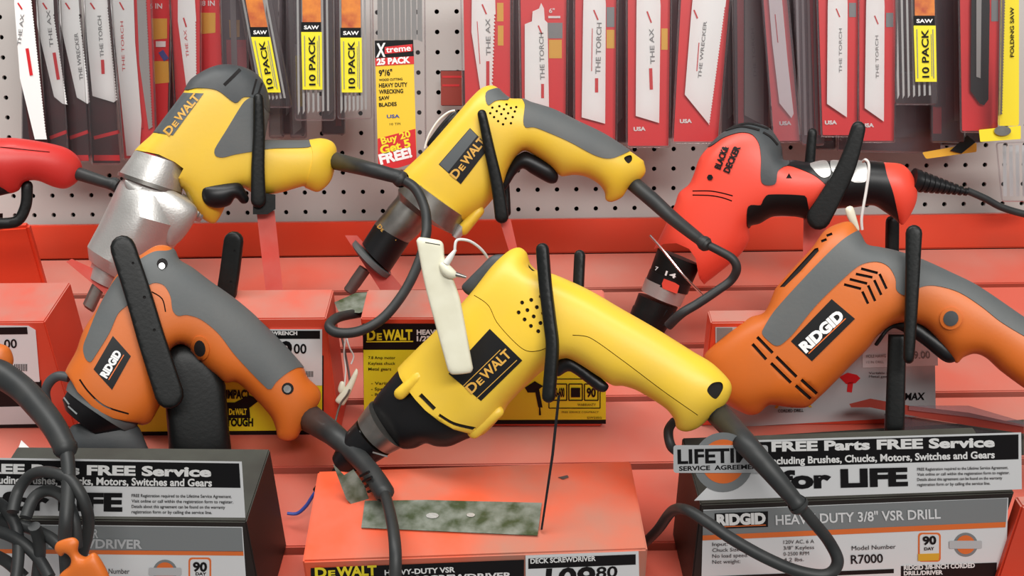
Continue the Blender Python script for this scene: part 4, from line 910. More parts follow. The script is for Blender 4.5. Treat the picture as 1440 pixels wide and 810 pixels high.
# ---------------- T3 screwdriver (upper centre)
P3 = FP(1.13, 720, 250)
t = thing('screwdriver', 'yellow corded screwdriver with grey top grip at upper centre, nose down to the left', 'power screwdriver', at(489, 415, 1.13))
B_ = lambda p: K4(460, 220, p); D_ = lambda p: K4(640, 100, p)
b = Body(P3, [(566,242),(598,211),(630,175),(661,139),(677,124),(689,120),(698,122),(707,131),(717,138),(734,139),(746,144),(778,154),(813,171),(850,189),(887,213),(905,226),(905,226),(908,241),(902,251),(884,264),(875,277),(860,284),(852,281),(850,270),(842,259),(825,249),(808,246),(790,248),(784,244),(772,232),(746,215),(736,212),(724,222),(714,240),(706,262),(689,285),(677,297),(662,306),(645,316),(625,345),(540,292),(553,262)], zs=0.9, cap=40)
b.make('housing', M['yellow'], t, regions=[
  ('grip_overmold', D_([(382,150),(396,190),(388,285),(400,320),(450,320),(520,345),(650,402),(780,472),(850,496),(905,494),(995,455),(1020,420),(850,320),(560,180),(430,140)]), 1.2, M['grey_rubber'], True),
  ('rear_bumper', D_([(176,125),(200,108),(250,100),(310,140),(300,165),(262,165),(225,172),(190,196),(174,165)]), 1.2, M['grey_rubber'], False),
  ('name_plate', [(661,180),(688,207),(648,259),(617,231)], 0.6, M['plate'], False),
  ('plate_stripe', [(661,181),(671,191),(630,242),(618,231)], 0.9, M['plategrey'], False)],
  recess=[circ(*D_([(x, y)])[0], 1.9, 7) for x, y in ((200,240),(222,262),(245,285),(273,303),(318,297),(212,208),(237,228),(263,245),(288,270),(328,262),(252,200),(278,217),(302,240),(340,230),(293,190),(318,210),(348,205))]
   + bars([B_([(590,243),(738,352)])], 5.5) + bars([B_([(525,172),(556,205)])], 5.5) + [smooth_poly(D_([(962,494),(1000,478),(1008,506),(986,526)]), 2)],
  trim=[(500,60),(1000,60),(1000,420),(660,420),(648,318),(625,305),(606,291),(586,273),(563,250),(558,240),(520,230)])
m = MB(); dewalt(m, P3, (641,252.5), (684,198.5), 11.5, 1.4, b, bold=0.03); m.build('lettering', M['gold'], b.parts['name_plate'], smooth=0)
tr = Body(P3, D_([(395,458),(430,468),(560,542),(588,600),(572,637),(530,637),(430,582),(385,556),(342,592),(305,650),(268,695),(262,640),(300,560),(345,488)]), zs=0.85, z0=0); tr.make('trigger', M['black'], t)
bb = Body(P3, strip_poly([(674,296),(652,322)], 15, 17), z0=14, smooth=False); bb.make('side_boss', M['yellow'], t)
loft(P3, axis_secs((651,319),(640,334),[(0,7.5),(1,6)],14), 'boss_cap', M['cast'], t)
loft(P3, [(574,246,656,306),(566,257,648,318),(560,266,642,332),(560,272,612,318),(558,277,602,311),(546,291,592,324),(544,294,590,327),(541,298,588,330),(527,314,574,342)], 'gear_case', M['steel'], t, smooth=28)
loft(P3, [(528,313,575,342),(510,341,549,381)], 'sleeve', M['black'], t)
m = MB(); dewalt(m, P3, (530,319), (553,342), 6, 25.5, None, bold=0.03); m.build('lettering', M['gold'], t, smooth=0)
loft(P3, [(500,337,550,386),(496,342,545,391),(497,346,541,390)], 'nose_ring', M['grey_rubber'], t, smooth=28)
loft(P3, axis_secs((513,378),(490,411),[(0,9),(0.6,9),(0.7,8.6),(0.95,8.6),(1,7)]), 'bit_shank', M['darksteel'], t)
tube(T3([(889,257,None,11),(915,279,1.11,11),(945,306,1.09,10),(984,337,1.05,8.2),(989,341,1.045,10.5),(993,344,1.043,10.5),(997,346,1.04,6)], P3), 'strain_relief', M['cord'], t)
tube(T3([(990,342,1.045,6),(1012,353,1.04,6.2),(1030,364,1.035,6.4),(1036,378,1.035,6.4),(1028,394,1.04,6.4),(1008,409,1.04,6.6),(981,427,1.04,6.8),(958,441,1.04,7),(940,458,1.05,7)]), 'cord', M['cord'], t)
t = thing('tool_cradle', 'black rubbered arms on a red upright carrying the upper centre yellow screwdriver', 'cradle', at(722, 440, 1.13), 'tool cradles')
prong(P3, [(679,163),(690,215),(700,262),(706,303)], 12.5, 19, M['black_rubber'], t, z0=44)
prong(P3, [(708,235),(711,262),(713,300)], 11, 11, M['black_rubber'], t, z0=-30)
flat(P3, [(702,308),(718,308),(728,352),(716,354)], 'upright', M['bracket'], t, 6, z0=24)
flat(P3, [(485,331),(502,331),(534,366),(566,404),(562,424),(545,424),(520,385)], 'nose_plate', M['bracket'], t, 24, z0=-22)
# ---------------- T4 red hammer drill (upper right)
P4 = FP(1.14, 1080, 290)
t = thing('hammer_drill', 'red and black hammer drill with keyless chuck at upper right', 'drill', at(900, 460, 1.14))
C_ = lambda p: K4(870, 160, p); E_ = lambda p: K4(1100, 160, p); G_ = lambda p: K4(870, 300, p)
b = Body(P4, [(998,205),(1018,187),(1043,175),(1065,175),(1082,182),(1097,204),(1101,225),(1117,226),(1137,229),(1174,226),(1216,226),(1238,228),(1268,231),(1283,246),(1290,271),(1285,293),(1270,316),(1260,308),(1246,298),(1228,288),(1199,291),(1174,293),(1149,301),(1136,306),(1117,303),(1087,303),(1068,313),(1054,318),(1054,337),(1040,359),(1008,386),(990,401),(978,424),(908,374),(920,349),(931,327),(949,288),(955,271),(969,259),(976,244),(984,222)], zs=0.9, cap=45)
b.make('housing', M['redplastic'], t, regions=[
  ('rear_cover', C_([(515,190),(590,142),(650,118),(705,108),(760,120),(797,170),(810,250),(815,392),(890,400),(905,330),(940,302),(970,290),(965,180),(900,70),(800,30),(690,30),(560,70),(480,160)]), 1.4, M['dark_rubber'], True),
  ('cover_ridge', strip_poly(C_([(610,100),(700,78),(800,98)]), 2.2, ends=False), 2.6, M['void'], False), ('cover_ridge', strip_poly(C_([(640,82),(740,62),(850,90)]), 2.0, ends=False), 2.6, M['void'], False), ('cover_ridge', strip_poly(C_([(820,110),(860,135),(900,180)]), 2.2, ends=False), 2.6, M['void'], False),
  ('grip', E_([(-70,262),(0,292),(60,302),(180,350),(250,407),(266,450),(215,520),(150,575),(60,640),(300,640),(480,600),(600,660),(668,660),(640,480),(600,360),(553,250),(300,225),(0,240)]), 1.0, M['black'], True),
  ('silver_inlay', E_([(158,290),(250,274),(276,345),(238,366),(205,350),(160,302)]), 2.2, M['cast'], False), ('silver_inlay', E_([(276,276),(330,274),(420,272),(476,290),(482,378),(450,392),(394,384),(374,330),(292,340)]), 2.2, M['cast'], False),
  ('trigger', C_([(822,492),(852,460),(1060,466),(1075,500),(1082,600),(1000,588),(880,588),(810,622),(745,655),(730,640),(738,528),(808,520)]), 1.6, M['black_rubber'], True)],
  recess=[circ(*C_([(970,358)])[0], 5, 3, ang=-90)] + bars([C_([(420,440),(520,440),(590,452),(650,468)]), C_([(420,463),(520,466),(590,478),(645,497)])], 1.8), rdepth=2.0,
  trim=[(800,60),(1500,60),(1500,600),(1040,600),(1007,391),(990,400),(984,392),(982,386),(978.6,364),(969,350),(951,342),(934,343),(921,350),(800,345)])
m = MB(); text(m, P4, 'BLACK&', *C_([(578,318),(627,190)]), 8.5, 1.6, b, bold=0.05); text(m, P4, 'DECKER', *C_([(628,340),(694,190)]), 8.5, 1.6, b, bold=0.05)
m.build('lettering', M['ink'], b.ob, smooth=0)
m = MB(); quad(m, P4, circ(*C_([(520,362)])[0], 4.4, 6), 1.5, b); m.build('hexagon_mark', M['ink'], b.ob, smooth=0)
loft(P4, [(925,349,984,373),(921,360,980,384),(914,380,972,402)], 'collar', M['black_rubber'], t)
loft(P4, [(914,378,972,401),(908,393,967,414)], 'torque_ring', M['black'], t)
m = MB(); text(m, P4, '7', *G_([(205,322),(222,327)]), 5, 27, bold=0.02); text(m, P4, '14', *G_([(262,352),(322,372)]), 6.5, 33, bold=0.02); m.build('numerals', M['whiteink'], t, smooth=0)
loft(P4, [(908,390,966,412),(902,407,957,431)], 'silver_ring', M['cast'], t)
m = MB(); flat(P4, G_([(258,372),(322,396),(346,412),(332,458),(250,428),(246,400)]), '', None, None, 2, z0=30, mb=m); m.build('ring_button', M['redplastic'], t, smooth=30)
loft(P4, [(898,412,953,433),(892,428,946,450),(890,430,944,452),(884,446,932,472),(888,456,922,470)], 'chuck', M['black_rubber'], t, smooth=20)
m = MB()
for i in range(6):
    f_ = i / 5; quad(m, P4, bar((903 + 44 * f_ , 424 + 15 * f_), (895 + 38 * f_, 443 + 15 * f_), 1.6), 29 - abs(f_ - .5) * 14)
m.build('grip_rib', M['ink'], t, smooth=0)
YR = P4.m(1283,253).y; sr = [(1283,253,YR,17)]
for i in range(10):
    x = 1288 + i * 7.6; y = 254 + i * 1.7; r = 16 - i * 1.15; sr += [(x, y, YR, r), (x + 3.4, y + .8, YR, r), (x + 3.8, y + .9, YR, r - 2.4), (x + 6.8, y + 1.6, YR, r - 2.4)]
sr += [(1369,272,YR,4.5)]
tube(T3(sr), 'strain_relief', M['black'], t, smoothit=False)
tube(T3([(1360,268,YR,5),(1385,279,YR,5),(1410,292,YR,5),(1445,302,YR,5),(1500,312,YR,5)]), 'cord', M['cord'], t)
t = thing('tool_cradle', 'black forked cradle on a dark red upright under the red hammer drill', 'cradle', at(1146, 440, 1.14), 'tool cradles')
prong(P4, E_([(420,95),(385,220),(340,340),(270,470),(200,590)]), 20, 34, M['black_rubber'], t, z0=40, marks=[])
prong(P4, E_([(180,95),(172,180),(160,330)]), 14, 16, M['black_rubber'], t, z0=-48)
flat(P4, [(1130,300),(1162,300),(1158,432),(1128,432)], 'upright', M['bracket'], t, 10, z0=-10)
tube(T3([(914,331,1.08,1.8),(935,355,1.08,1.8),(962,388,1.075,1.8),(989,416,1.08,1.8)]), 'nose_wire', M['chrome'], t, seg=8)
t = thing('prong_post', 'short black rubbered post standing under the rear of the red hammer drill', 'post', at(1255, 440, 1.15))
prong(VP(1.15, 0, 1255), [(1255,312),(1253,440)], 18, 18, M['black_rubber'], t, name='post')
# ---------------- T1 red tool entering at the left edge
P1 = FP(1.12, 50, 235)
t = thing('power_tool', 'deep red tool handle with black cord entering at the left edge', 'power tool', at(0, 330, 1.12))
b = Body(P1, [(-60,190),(0,194),(22,194),(62,200),(93,208),(110,221),(116,239),(109,255),(93,265),(76,263),(52,254),(34,256),(26,268),(10,272),(-10,262),(-60,262)], zs=0.95)
b.make('housing', M['milwred'], t, recess=[bar((0,207),(70,214),1.2)], rdepth=1.5)
tr = Body(P1, [(-20,250),(4,246),(20,256),(22,268),(14,272),(-20,276)], zs=0.9, z0=3); tr.make('trigger', M['black'], t)
tube(T3([(82,236,None,11),(100,241,None,10),(150,257,1.12,8),(160,259,1.12,10),(165,262,1.12,10),(168,263,1.12,5)], P1), 'strain_relief', M['cord'], t)
tube(T3([(160,260,1.12,5.5),(176,268,1.14,5.5),(196,282,1.17,5.5),(210,310,1.19,5.5)]), 'cord', M['cord'], t)
t = thing('tool_cradle', 'black bracket rising from the red case at the far left edge', 'cradle', at(20, 330, 1.12), 'tool cradles')
prong(P1, [(38,262),(36,290),(22,312),(-20,314)], 17, 15, M['black_rubber'], t, z0=-6)
# ---------------- T5 orange screwdriver (left)
P5 = FP(0.95, 270, 490)
t = thing('screwdriver', 'orange and grey screwdriver at left pointing down left between black prongs', 'power screwdriver', at(100, 640, 0.95))
H_ = lambda p: K4(60, 330, p); I_ = lambda p: K4(60, 460, p); J_ = lambda p: K4(280, 460, p)
b = Body(P5, [(200,357),(218,346),(233,345),(245,352),(252,366),(270,377),(295,396),(329,420),(360,446),(398,484),(426,516),(433,531),(448,546),(451,560),(440,580),(424,604),(417,616),(403,620),(391,615),(388,603),(381,586),(361,563),(339,542),(329,537),(317,538),(307,530),(287,514),(270,493),(255,484),(240,492),(232,520),(231,556),(221,578),(211,594),(200,598),(193,597),(178,622),(80,560),(93,520),(107,494),(117,466),(134,438),(151,409),(164,387),(183,369)], zs=0.92, cap=44)
b.make('housing', M['orange'], t, regions=[
  ('grip_overmold', H_([(572,132),(640,98),(715,92),(770,70),(860,100),(1010,200)]) + J_([(420,-60),(540,80),(640,220),(560,232),(500,262),(440,312),(412,352),(392,352),(300,262),(200,153)]) + H_([(1000,562),(900,482),(820,457),(770,462),(740,430),(727,350),(692,290),(640,274),(600,292),(490,395),(430,450),(380,560),(300,690),(272,726),(245,705),(233,645),(258,570),(330,400),(420,250),(500,182)]), 1.2, M['grey_rubber'], False),
  ('name_plate', I_([(400,50),(502,165),(395,357),(290,240)]), 0.7, M['plate'], False),
  ('lock_bezel', circ(282,489,12.5,18,17,-15), 2.2, M['orange'], False),
  ('lock_button', circ(282,489,7.5,14,11.5,-15), 2.6, M['void'], False),
  ('screw', circ(404.5,546.5,8.5,14), 0.6, M['void'], False),
  ('screw', circ(228,371.5,7.5,12), 2.0, M['void'], False)],
  recess=[strip_poly(I_([(210,298),(260,368),(350,448),(490,495)]), 2.6, ends=False), strip_poly(H_([(620,325),(680,365),(700,440)]), 1.8, ends=False)],
  trim=[(40,60),(700,60),(700,900),(215,900),(194,595),(175,592),(159,588),(143,580),(129,571),(109,551),(101,537),(91,521),(40,515)])
m = MB(); quad(m, P5, circ(404,547,5.6,10), 2.4, b); quad(m, P5, circ(227.5,374,4.4,10), 3.0, b); m.build('screw_head', M['chrome'], b.ob, smooth=0)
m = MB(); text(m, P5, 'RIDGID', *I_([(362,293),(450,148)]), 10, 1.6, b, bold=0.06); m.build('lettering', M['whiteink'], b.parts['name_plate'], smooth=0)
m = MB(); quad(m, P5, bar(*I_([(376,300),(462,158)]), 1.3), 1.6, b); m.build('underline', M['labelorange'], b.parts['name_plate'], smooth=0)
loft(P5, [(106,524,198,588,0,.6),(101,531,196,594,0,.62),(95,540,190,602,0,.66),(93,548,180,607,0,.7)], 'collar', M['grey_rubber'], t)
loft(P5, [(96,548,176,605,0,.7),(88,562,156,610,0,.7),(92,576,140,613,0,.8)], 'nose', M['black'], t)
m = MB()
for q in bars([I_([(120,400),(150,440)]), I_([(145,450),(195,495)])], 2.2): quad(m, P5, q, 30)
m.build('scratch_mark', M['labelgrey'], t, smooth=0)
tube(T3([(97,531,0.93,7),(82,529,0.93,7),(70,537,0.93,7),(64,552,0.93,6.5),(68,572,0.93,6)]), 'belt_hook', M['dark_rubber'], t)
tube(T3([(424,580,None,20),(437,589,None,20),(468,610,0.89,17),(492,632,0.87,15),(515,656,0.845,14),(530,676,0.825,14.5),(541,694,0.81,15),(543,698,0.808,9)], P5), 'strain_relief', M['cord'], t)
m = MB()
for i in range(4):
    x, y = K(340, 560, 3.24, [(560 + i * 12, 345 + i * 24)])[0]; tube(T3([(x - 6, y + 3, 0.825, 2.2), (x + 6, y - 3, 0.815, 2.2)]), '', None, None, mb=m, smoothit=False, seg=8)
m.build('relief_notch', M['ink'], t)
tube(T3([(540,690,0.812,8),(547,715,0.785,8.2),(553,745,0.76,9),(556,776,0.742,9.5),(556,812,0.735,9.5),(556,860,0.735,9.5)]), 'cord', M['cord'], t)
t = thing('tool_cradle', 'tall black prongs and wide black post holding the left orange screwdriver', 'cradle', at(278, 648, 0.95), 'tool cradles')
prong(P5, H_([(470,95),(560,370),(625,590),(725,900)]), 35, 40, M['black_rubber'], t, z0=50, cap=9, marks=[(187,370,2), (203,418,2.4), (217,464,2.2)])
prong(VP(1.0, 0, 328), H_([(1088,35),(1068,200),(1045,350),(1020,520)]), 27, 28, M['black_rubber'], t, z0=0, marks=[(330,353,1.6),(325,397,2)])
bq = Body(P5, I_([(650,260),(700,150),(780,90),(860,100),(1000,240),(1043,330),(1043,330),(1065,600),(1085,760),(1085,760),(722,760),(722,760),(695,420),(672,330)]), zs=1.0, cap=22, z0=-10); bq.make('post', M['black_rubber'], t)
bq = Body(P5, K4(60, 460, [(170,560),(330,540),(520,545),(600,690),(640,750),(640,750),(40,750),(40,750),(60,690),(130,640)]), zs=0.8, cap=24, z0=-4); bq.make('nose_rest', M['dark_rubber'], t)
# ---------------- T7 orange drill (right)
P7 = FP(0.95, 1220, 450)
t = thing('drill', 'orange and grey drill at right with a grey top strip and chevron vents', 'drill', at(1100, 610, 0.95))
L_ = lambda p: K(960, 300, 2.53, p); N_ = lambda p: K4(980, 300, p); O_ = lambda p: K4(1140, 400, p)
b = Body(P7, L_([(80,540),(80,500),(160,425),(240,370),(292,350),(330,268),(330,268),(380,210),(460,123),(505,62),(560,34),(600,32),(632,75),(655,112),(700,122),(760,135),(850,165),(950,210),(1050,260),(1215,372),(1330,450),(1420,560),(1440,700),(1340,700),(1215,622),(1130,560),(1080,515),(1040,500),(1000,512),(972,532),(920,470),(850,400),(760,393),(700,430),(660,480),(600,540),(540,602),(480,660),(440,690),(380,690),(310,682),(270,712),(230,716),(150,672),(110,620)]), zs=0.85, cap=46)
chev = [N_(q) for q in ([(935,315),(1030,340)],[(905,345),(1000,365)],[(870,375),(970,400)],[(838,405),(935,430)],[(1040,345),(1080,430)],[(1010,380),(1050,465)],[(975,410),(1015,500)],[(942,445),(975,515)])]
fv = [L_(q) for q in ([(265,440),(320,497)],[(248,465),(297,520)],[(333,510),(405,582)],[(314,533),(385,603)],[(422,592),(477,642)],[(402,613),(455,660)])]
b.make('housing', M['orange'], t, regions=[
  ('grip_overmold', L_([(283,420),(330,345),(450,212),(560,102),(622,62),(660,60),(760,100),(850,135),(1050,235),(1260,360),(1420,500),(1330,500),(1215,437),(1130,385),(1060,330),(980,280),(900,258),(850,262),(800,292),(762,275),(757,232),(732,190),(692,173),(642,180),(600,207),(480,322),(390,432),(347,469),(325,469),(288,437)]), 1.1, M['grey_rubber'], False),
  ('name_plate', L_([(530,305),(613,375),(460,526),(385,455)]), 0.7, M['plate'], False),
  ('lock_bezel', circ(1337.5,447.5,15.5,22), 2.4, M['orange'], False), ('lock_button', circ(1337.5,447.5,10.5,18), 3.2, M['dark_rubber'], False)],
  recess=bars(chev, 3.8) + bars(fv, 4.6) + [L_([(345,262),(410,190),(470,125),(482,122),(484,134),(420,205),(362,262)])] + bars([L_([(493,100),(512,92)]), L_([(512,80),(532,72)])], 3.6) + [])
m = MB(); text(m, P7, 'RIDGID', *L_([(437,497),(577,368)]), 14, 1.6, b, bold=0.06); m.build('lettering', M['whiteink'], b.parts['name_plate'], smooth=0)
m = MB(); quad(m, P7, bar(*L_([(448,499),(580,374)]), 1.4), 1.6, b); m.build('underline', M['labelorange'], b.parts['name_plate'], smooth=0)
tr = Body(P7, O_([(560,190),(620,212),(680,255),(780,330),(838,398),(832,432),(790,447),(745,430),(640,345),(560,290),(480,250),(440,270),(380,350),(362,340),(430,250),(500,205)]), zs=0.9, z0=2); tr.make('trigger', M['black'], t)
t = thing('tool_cradle', 'straight black prong and dark upright bar holding the right orange drill', 'cradle', at(1262, 608, 0.95), 'tool cradles')
prong(P7, [(1283,332),(1280,420),(1276,502)], 23, 15, M['black_rubber'], t, z0=52, cap=8)
bq = Body(P7, [(1249,470),(1275,470),(1272,608),(1244,608)], zs=1.0, cap=7, smooth=False, z0=-2); bq.make('upright', M['black_rubber'], t)
# ---------------- T6 yellow drill (front centre)
P6 = FP(0.85, 760, 490, 14)
t = thing('drill', 'big yellow corded drill at the centre front with black gear case', 'drill', at(480, 720, 0.93))
Q_ = lambda p: K4(480, 460, p); R_ = lambda p: K4(600, 330, p); S_ = lambda p: K(760, 360, 2.893, p)
gc = Body(P6, [(598,500),(568,514),(545,538),(524,566),(528,588),(545,612),(562,630),(580,631),(598,624),(613,628),(631,628),(650,620),(666,612),(682,592),(690,560),(650,500)], zs=0.82, cap=42, z0=-4); gc.make('gear_case', M['black'], t)
b = Body(P6, [(561,518),(590,489),(610,470),(645,434),(669,407),(693,375),(716,353),(730,348),(740,355),(745,371),(757,381),(780,386),(829,408),(874,434),(926,464),(974,494),(1002,511),(1025,534),(1029,548),(1021,567),(998,588),(981,602),(964,607),(952,602),(948,589),(936,574),(898,550),(877,543),(862,542),(840,528),(802,505),(781,509),(752,530),(713,569),(706,582),(690,601),(678,612),(660,618),(630,656),(526,570),(540,545)], zs=0.95, cap=52)
holes = [(543,387),(595,372),(650,352),(523,443),(573,430),(627,413),(682,393),(557,483),(609,466),(663,448),(593,520),(648,503),(703,485),(635,550),(690,530)]
b.make('housing', M['yellow'], t, regions=[('name_plate', Q_([(845,10),(1030,190),(795,420),(610,265)]), 0.7, M['plate'], False)],
  recess=[circ(*R_([h])[0], 3.0, 9) for h in holes] + [strip_poly(Q_([(448,385),(530,468)]), 6.5, ends=False)] + [strip_poly(Q_([(555,500),(640,550),(765,580)]), 4.6, ends=False)]
   + [strip_poly(R_([(270,345),(350,402),(400,500),(500,612),(570,662),(650,658),(715,625)]), 1.1, ends=False), strip_poly(S_([(130,322),(200,332),(330,422),(500,550),(640,648)]), 1.1, ends=False)]
   + [smooth_poly(S_([(678,550),(698,518),(735,514),(742,540),(712,582)]), 2), R_([(575,165),(595,190),(618,208),(598,205),(578,185)])], rdepth=3.5,
  trim=[(400,60),(1300,60),(1300,900),(690,900),(674,614),(660,610),(638,604),(617,592),(598,577),(584,562),(571,545),(562,530),(557,514),(400,500)])
m = MB(); dewalt(m, P6, *Q_([(740,382),(972,160)]), 13, 1.6, b, bold=0.025)
for q in (bar(*Q_([(768,408),(1000,188)]), 1.0), bar(*Q_([(695,335),(905,130)]), 1.0)): quad(m, P6, q, 1.6, b)
m.build('lettering', M['gold'], b.parts['name_plate'], smooth=0)
bb = Body(P6, strip_poly([(577,552),(603,528)], 17, 15), z0=40, smooth=False); bb.make('side_boss', M['yellow'], t)
bb = Body(P6, strip_poly([(672,606),(705,578)], 19, 17), z0=18, smooth=False); bb.make('side_boss', M['yellow'], t)
bk = Body(P6, R_([(200,300),(235,255),(300,190),(370,122),(430,112),(470,120),(300,330),(240,345)]), zs=0.9, z0=0); bk.make('rear_cover', M['dark_rubber'], t)
tr = Body(P6, S_([(60,440),(110,400),(145,418),(260,508),(278,530),(262,553),(230,548),(120,470),(70,490)]), zs=0.8); tr.make('trigger', M['black'], t)
loft(P6, [(524,564,566,629,-4),(507,586,548,638,-4)], 'metal_collar', M['steel'], t)
loft(P6, [(505,590,545,640,-4),(492,604,526,652,-4),(490,606,524,654,-4),(474,632,502,668,-4),(470,640,494,672,-4)], 'chuck', M['black'], t, smooth=20)
loft(P6, axis_secs((482,655),(452,694),[(0,8),(0.5,8),(0.55,13),(1,13)]), 'chuck_nose', M['black'], t)
m = MB()
for q in ([(505,606),(518,630)], [(524,636),(545,642)]): quad(m, P6, bar(q[0], q[1], 2.2), 24)
m.build('bright_mark', M['chrome'], t, smooth=0)
tube(T3([(1000,572,None,18),(1014,586,None,18),(1047,622,0.745,17),(1080,659,0.73,15),(1117,703,0.722,12),(1121,708,0.722,15),(1125,713,0.722,15),(1129,717,0.722,9)], P6), 'strain_relief', M['cord'], t)
tube(T3([(1120,706,0.722,8.5),(1143,733,0.725,8.8),(1166,762,0.735,9),(1178,790,0.735,9),(1163,808,0.735,9),(1125,804,0.737,9),(1080,786,0.74,9),(1031,759,0.745,9),(994,734,0.752,8.6),(965,717,0.765,8.2),(945,719,0.79,8),(925,745,0.82,7.5),(905,765,0.85,7)]), 'cord', M['cord'], t)
tube(T3([(948,592,0.84,6),(940,606,0.83,7),(944,628,0.825,7),(958,638,0.835,7)]), 'hang_loop', M['cord'], t)
t = thing('tool_cradle', 'black prong with thin dark blade post standing on the centre front orange box', 'cradle', on_slope(640, 730, B1.H), 'tool cradles')
prong(P6, [(776.5,356),(780,400),(786,450),(790,485),(788,520),(785,555)], 17.5, 18, M['black_rubber'], t, z0=58, cap=8)
prong(P6, [(804,354),(802,400),(800,470)], 16, 16, M['black_rubber'], t, z0=-56, cap=7)
flat(P6, [(784,556),(788,556),(779,640),(763,745),(760,745),(775,640)], 'blade_post', M['black'], t, 5, z0=40)
pl = Plane(on_slope(640, 730, B1.H), SN)
flat(pl, [(513,704),(600,703),(762,707),(756,753),(640,748),(508,742)], 'base_plate', M['moss'], t, 2.2, z0=0.2)
flat(VP(0.835, 20, 495), [(468,652),(484,668),(497,660),(513,683),(523,716),(510,725),(487,702)], 'nose_plate', M['moss'], t, 6, z0=0)
for q in (circ(608,725,9,12,4), circ(662,724,6,10,3)): flat(pl, q, 'rivet', M['cast'], t, 1.2, z0=2.4)
# ================================================================ cords, tags and small things
# cord of an unseen tool at the far left, with its coil and orange clip
t = thing('coiled_cord', 'thick black cord coiled at the lower left, fastened with an orange clip', 'cord', at(60, 800, 0.76))
tube(T3([(-30,517,0.78,19),(0,526,0.78,20),(32,548,0.77,19),(56,574,0.755,18),(76,600,0.74,17),(90,626,0.73,16),(92,630,0.73,17.5),(94,633,0.73,10)]), 'strain_relief', M['cord'], t)
tube(T3([(92,628,0.73,9.5),(96,655,0.72,9.8),(96,690,0.71,10),(93,730,0.70,10),(92,765,0.70,10),(96,830,0.70,10)]), 'cord', M['cord'], t)
for q in ([(18,720),(26,690),(44,668),(70,664),(100,676),(120,710),(124,745),(112,790)], [(36,728),(48,700),(68,690),(90,700),(104,730),(108,770)], [(-20,722),(10,735),(40,742),(70,756),(92,776)],
          [(-20,742),(20,756),(50,780),(70,812)], [(-20,775),(10,790),(34,812)], [(-20,700),(4,712),(22,740),(26,780),(20,830)], [(48,740),(56,770),(50,830)]):
    n = len(q); k = random.random() * .02
    tube(T3([(x, y, 0.715 + k + 0.012 * math.sin(i), 8.6) for i, (x, y) in enumerate(q)]), 'coil', M['cord'], t)
t = thing('cord_clip', 'bright orange plastic clip on the coiled black cord at lower left', 'clip', at(112, 810, 0.685))
b = Body(VP(0.685, 0, 110), K(0, 560, 3.24, [(250,690),(262,655),(330,635),(358,655),(355,700),(385,725),(430,705),(470,760),(500,830),(480,880),(330,880),(270,815),(320,760),(325,730),(300,705),(278,720)]), zs=0.8, cap=12); b.make('clip_body', M['orange'], t)
t = thing('power_tool', 'orange tool handle end peeking in at the left edge over the price tag', 'power tool', at(0, 515, 0.82))
b = Body(VP(0.80, 0, 0), [(-40,478),(0,484),(12,490),(18,508),(12,520),(-40,524)], zs=1.0); b.make('housing', M['orange'], t)
# alarm tag on the front yellow drill
PT = VP(0.815, 0, 625, tilt=0)
t = thing('security_tag', 'long cream plastic alarm tag hanging across the front yellow drill', 'security tag', PT.m(640, 527))
b = Body(PT, K4(460, 220, [(508,480),(508,480),(525,460),(640,478),(662,500),(668,570),(668,570)]) + K(440, 320, 2.53, [(500,185),(525,260),(570,500),(570,500),(562,516),(495,522),(480,508),(480,508),(400,210)]), zs=1.0, cap=8, smooth=True); b.make('tag_body', M['offwhite'], t, recess=[bar((598,341), (619,344.5), 1.4)], rdepth=1)
bl = Body(PT, K4(600, 330, [(75,165),(110,150),(150,185),(175,215),(170,240),(130,245),(90,220)]), zs=1.0, z0=9); bl.make('latch', M['offwhite'], t)
loft(PT, axis_secs(*K4(600, 330, [(110,165),(165,85)]), [(0,5),(0.4,4.5),(1,2)], 10), 'cable_sleeve', M['string'], t)
loft(PT, axis_secs(*K4(600, 330, [(165,225),(225,242)]), [(0,3.5),(1,2)], 10), 'pin', M['steel'], t)
tube([(PT.m(*p), 0.0011) for p in K4(600, 330, [(160,95,10),(165,45,10),(185,28,8),(240,35,0),(290,65,-10),(325,100,-20),(345,130,-30)])], 'cable', M['string'], t)
# cream tag hanging between the boxes
PG = VP(1.0, 0, 490)
t = thing('security_tag', 'cream alarm tag on a thin string hanging in the gap between the two yellow labels', 'security tag', PG.m(485, 570))
b = Body(PG, J_([(895,235),(905,262),(870,360),(825,445),(800,440),(775,418),(800,380),(840,330)]), zs=0.8, cap=5); b.make('tag_body', M['offwhite'], t)
b = Body(PG, J_([(790,350),(805,310),(825,312),(832,350),(815,380),(795,372)]), zs=0.9); b.make('latch', M['offwhite'], t)
tube([(PG.m(*p), 0.0008) for p in J_([(835,60,0),(825,150,0),(835,240,0),(828,330,0)])], 'string', M['string'], t)
tube([(PG.m(*p), 0.0008) for p in J_([(840,60,4),(858,120,4),(880,165,4),(866,210,4)])], 'string', M['string'], t)
# cream tag with loop on the red drill's grip
PH = VP(1.06, 0, 1205)
t = thing('security_tag', 'small cream alarm tag looped by white cable round the red drill grip', 'security tag', PH.m(1203, 326))
b = Body(PH, E_([(360,540),(400,528),(425,600),(440,660),(425,672),(375,600)]), zs=0.8, cap=6); b.make('tag_body', M['offwhite'], t)
tube([(PH.m(*p), 0.0014) for p in E_([(460,272,-10),(475,262,0),(492,285,2),(492,340,4),(478,440,4),(462,530,4),(452,600,2),(455,660,0)])], 'cable', M['string'], t)
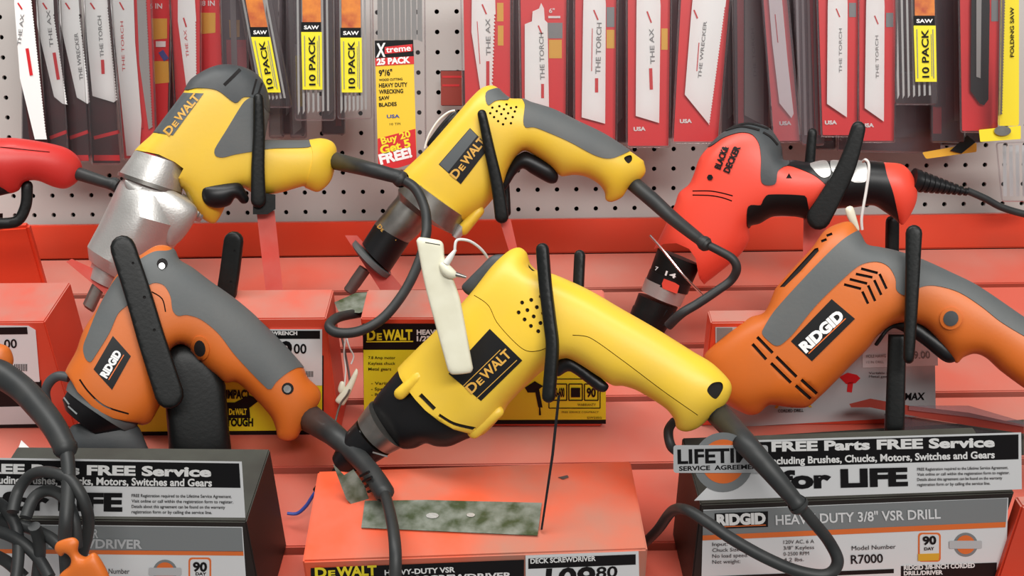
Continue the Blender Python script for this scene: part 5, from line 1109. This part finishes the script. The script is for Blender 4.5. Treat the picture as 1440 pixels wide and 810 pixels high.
# white cable and cover behind the upper yellow screwdriver
t = thing('cable_clip', 'dark rounded clip with white rim behind the upper yellow screwdriver', 'clip', at(600, 210, 1.16))
b = Body(VP(1.17, 0, 620), K(440, 100, 2.53, [(405,262),(430,220),(470,170),(508,138),(520,160),(470,230),(430,275)]), zs=0.7); b.make('clip_body', M['black'], t)
tube([(VP(1.16, 0, 620).m(*p), 0.0012) for p in K(440, 100, 2.53, [(398,275,0),(412,230,0),(445,178,0),(480,148,0),(506,140,0)])], 'rim', M['string'], t)
# scraps and debris
pb = Plane(on_slope(520, 430, B4.H), SN)
t = flat(Plane(on_slope(545, 425, 0.0), SN), [(470,425),(500,412),(560,408),(600,415),(590,432),(540,430),(505,440),(476,438)], 'sheet_metal_scrap', M['moss'], None, 3, z0=150)
tag(t, 'flat grey brown metal scrap on the box top under the upper screwdriver tip', 'metal scrap')
tube(T3([(478,462,1.03,1.6),(486,500,1.02,1.6),(492,545,1.0,1.6),(478,570,0.98,1.6),(470,600,0.96,1.6)]), 'thin_wire', M['darksteel'], None, seg=8); tag(bpy.data.objects['thin_wire'], 'thin dark wire dangling in the gap left of the centre label', 'wire')
o = tube(T3([(446,688,0.90,2.4),(438,700,0.9,2.6),(430,712,0.9,2.8),(418,722,0.9,2.6),(404,722,0.9,2.4)]), 'blue_wire', M['blue'], None, seg=8); tag(o, 'short blue wire curling beside the left carton', 'wire')
o = flat(Plane(on_slope(40, 632, 0.004), SN), [(22,640),(30,619),(46,634),(60,642),(24,644)], 'paper_scrap', M['white'], None, 1.5); tag(o, 'torn white paper scrap behind the left service card', 'paper scrap')
o = tube(T3([(700,640,0.96,1.5),(702,641,0.96,1.5)]), 'x', M['darksteel'], None, seg=6, smoothit=False); bpy.data.objects.remove(o)
o = flat(Plane(on_slope(790, 675, B1.H), SN), [(785,671),(798,668),(800,671),(792,674)], 'metal_chip', M['darksteel'], None, 1.2); tag(o, 'tiny dark metal chip on the top of the centre front box', 'metal chip')
# red edged clear pack lying behind the right service card
PQ = VP(0.99, 0, 1340)
t = thing('clear_tray', 'red edged clear plastic tray lying behind the right service card', 'plastic tray', PQ.m(1330, 612))
m = MB(); flat(PQ, O_([(220,680),(340,650),(560,690),(900,730),(1215,800),(1215,850),(880,800),(560,745),(340,700),(230,700)]), '', None, None, 10, z0=0, mb=m); m.build('rim', M['brownred'], t)
flat(PQ, O_([(560,690),(900,690),(1240,790),(1240,815),(900,755),(560,715)]), 'lip', M['clearedge'], t, 6, z0=8)
flat(PQ, O_([(420,735),(880,800),(1100,850),(420,850)]), 'tray', M['clearsmoke'], t, 8, z0=-10)
o = flat(Plane(on_slope(1300, 610, 0.01), SN), [(1080,612),(1440,590),(1440,640),(1080,640)], 'card_sheet', M['carton'], None, 1.0)
tag(o, 'dark cardboard sheet lying behind the right service card', 'cardboard')
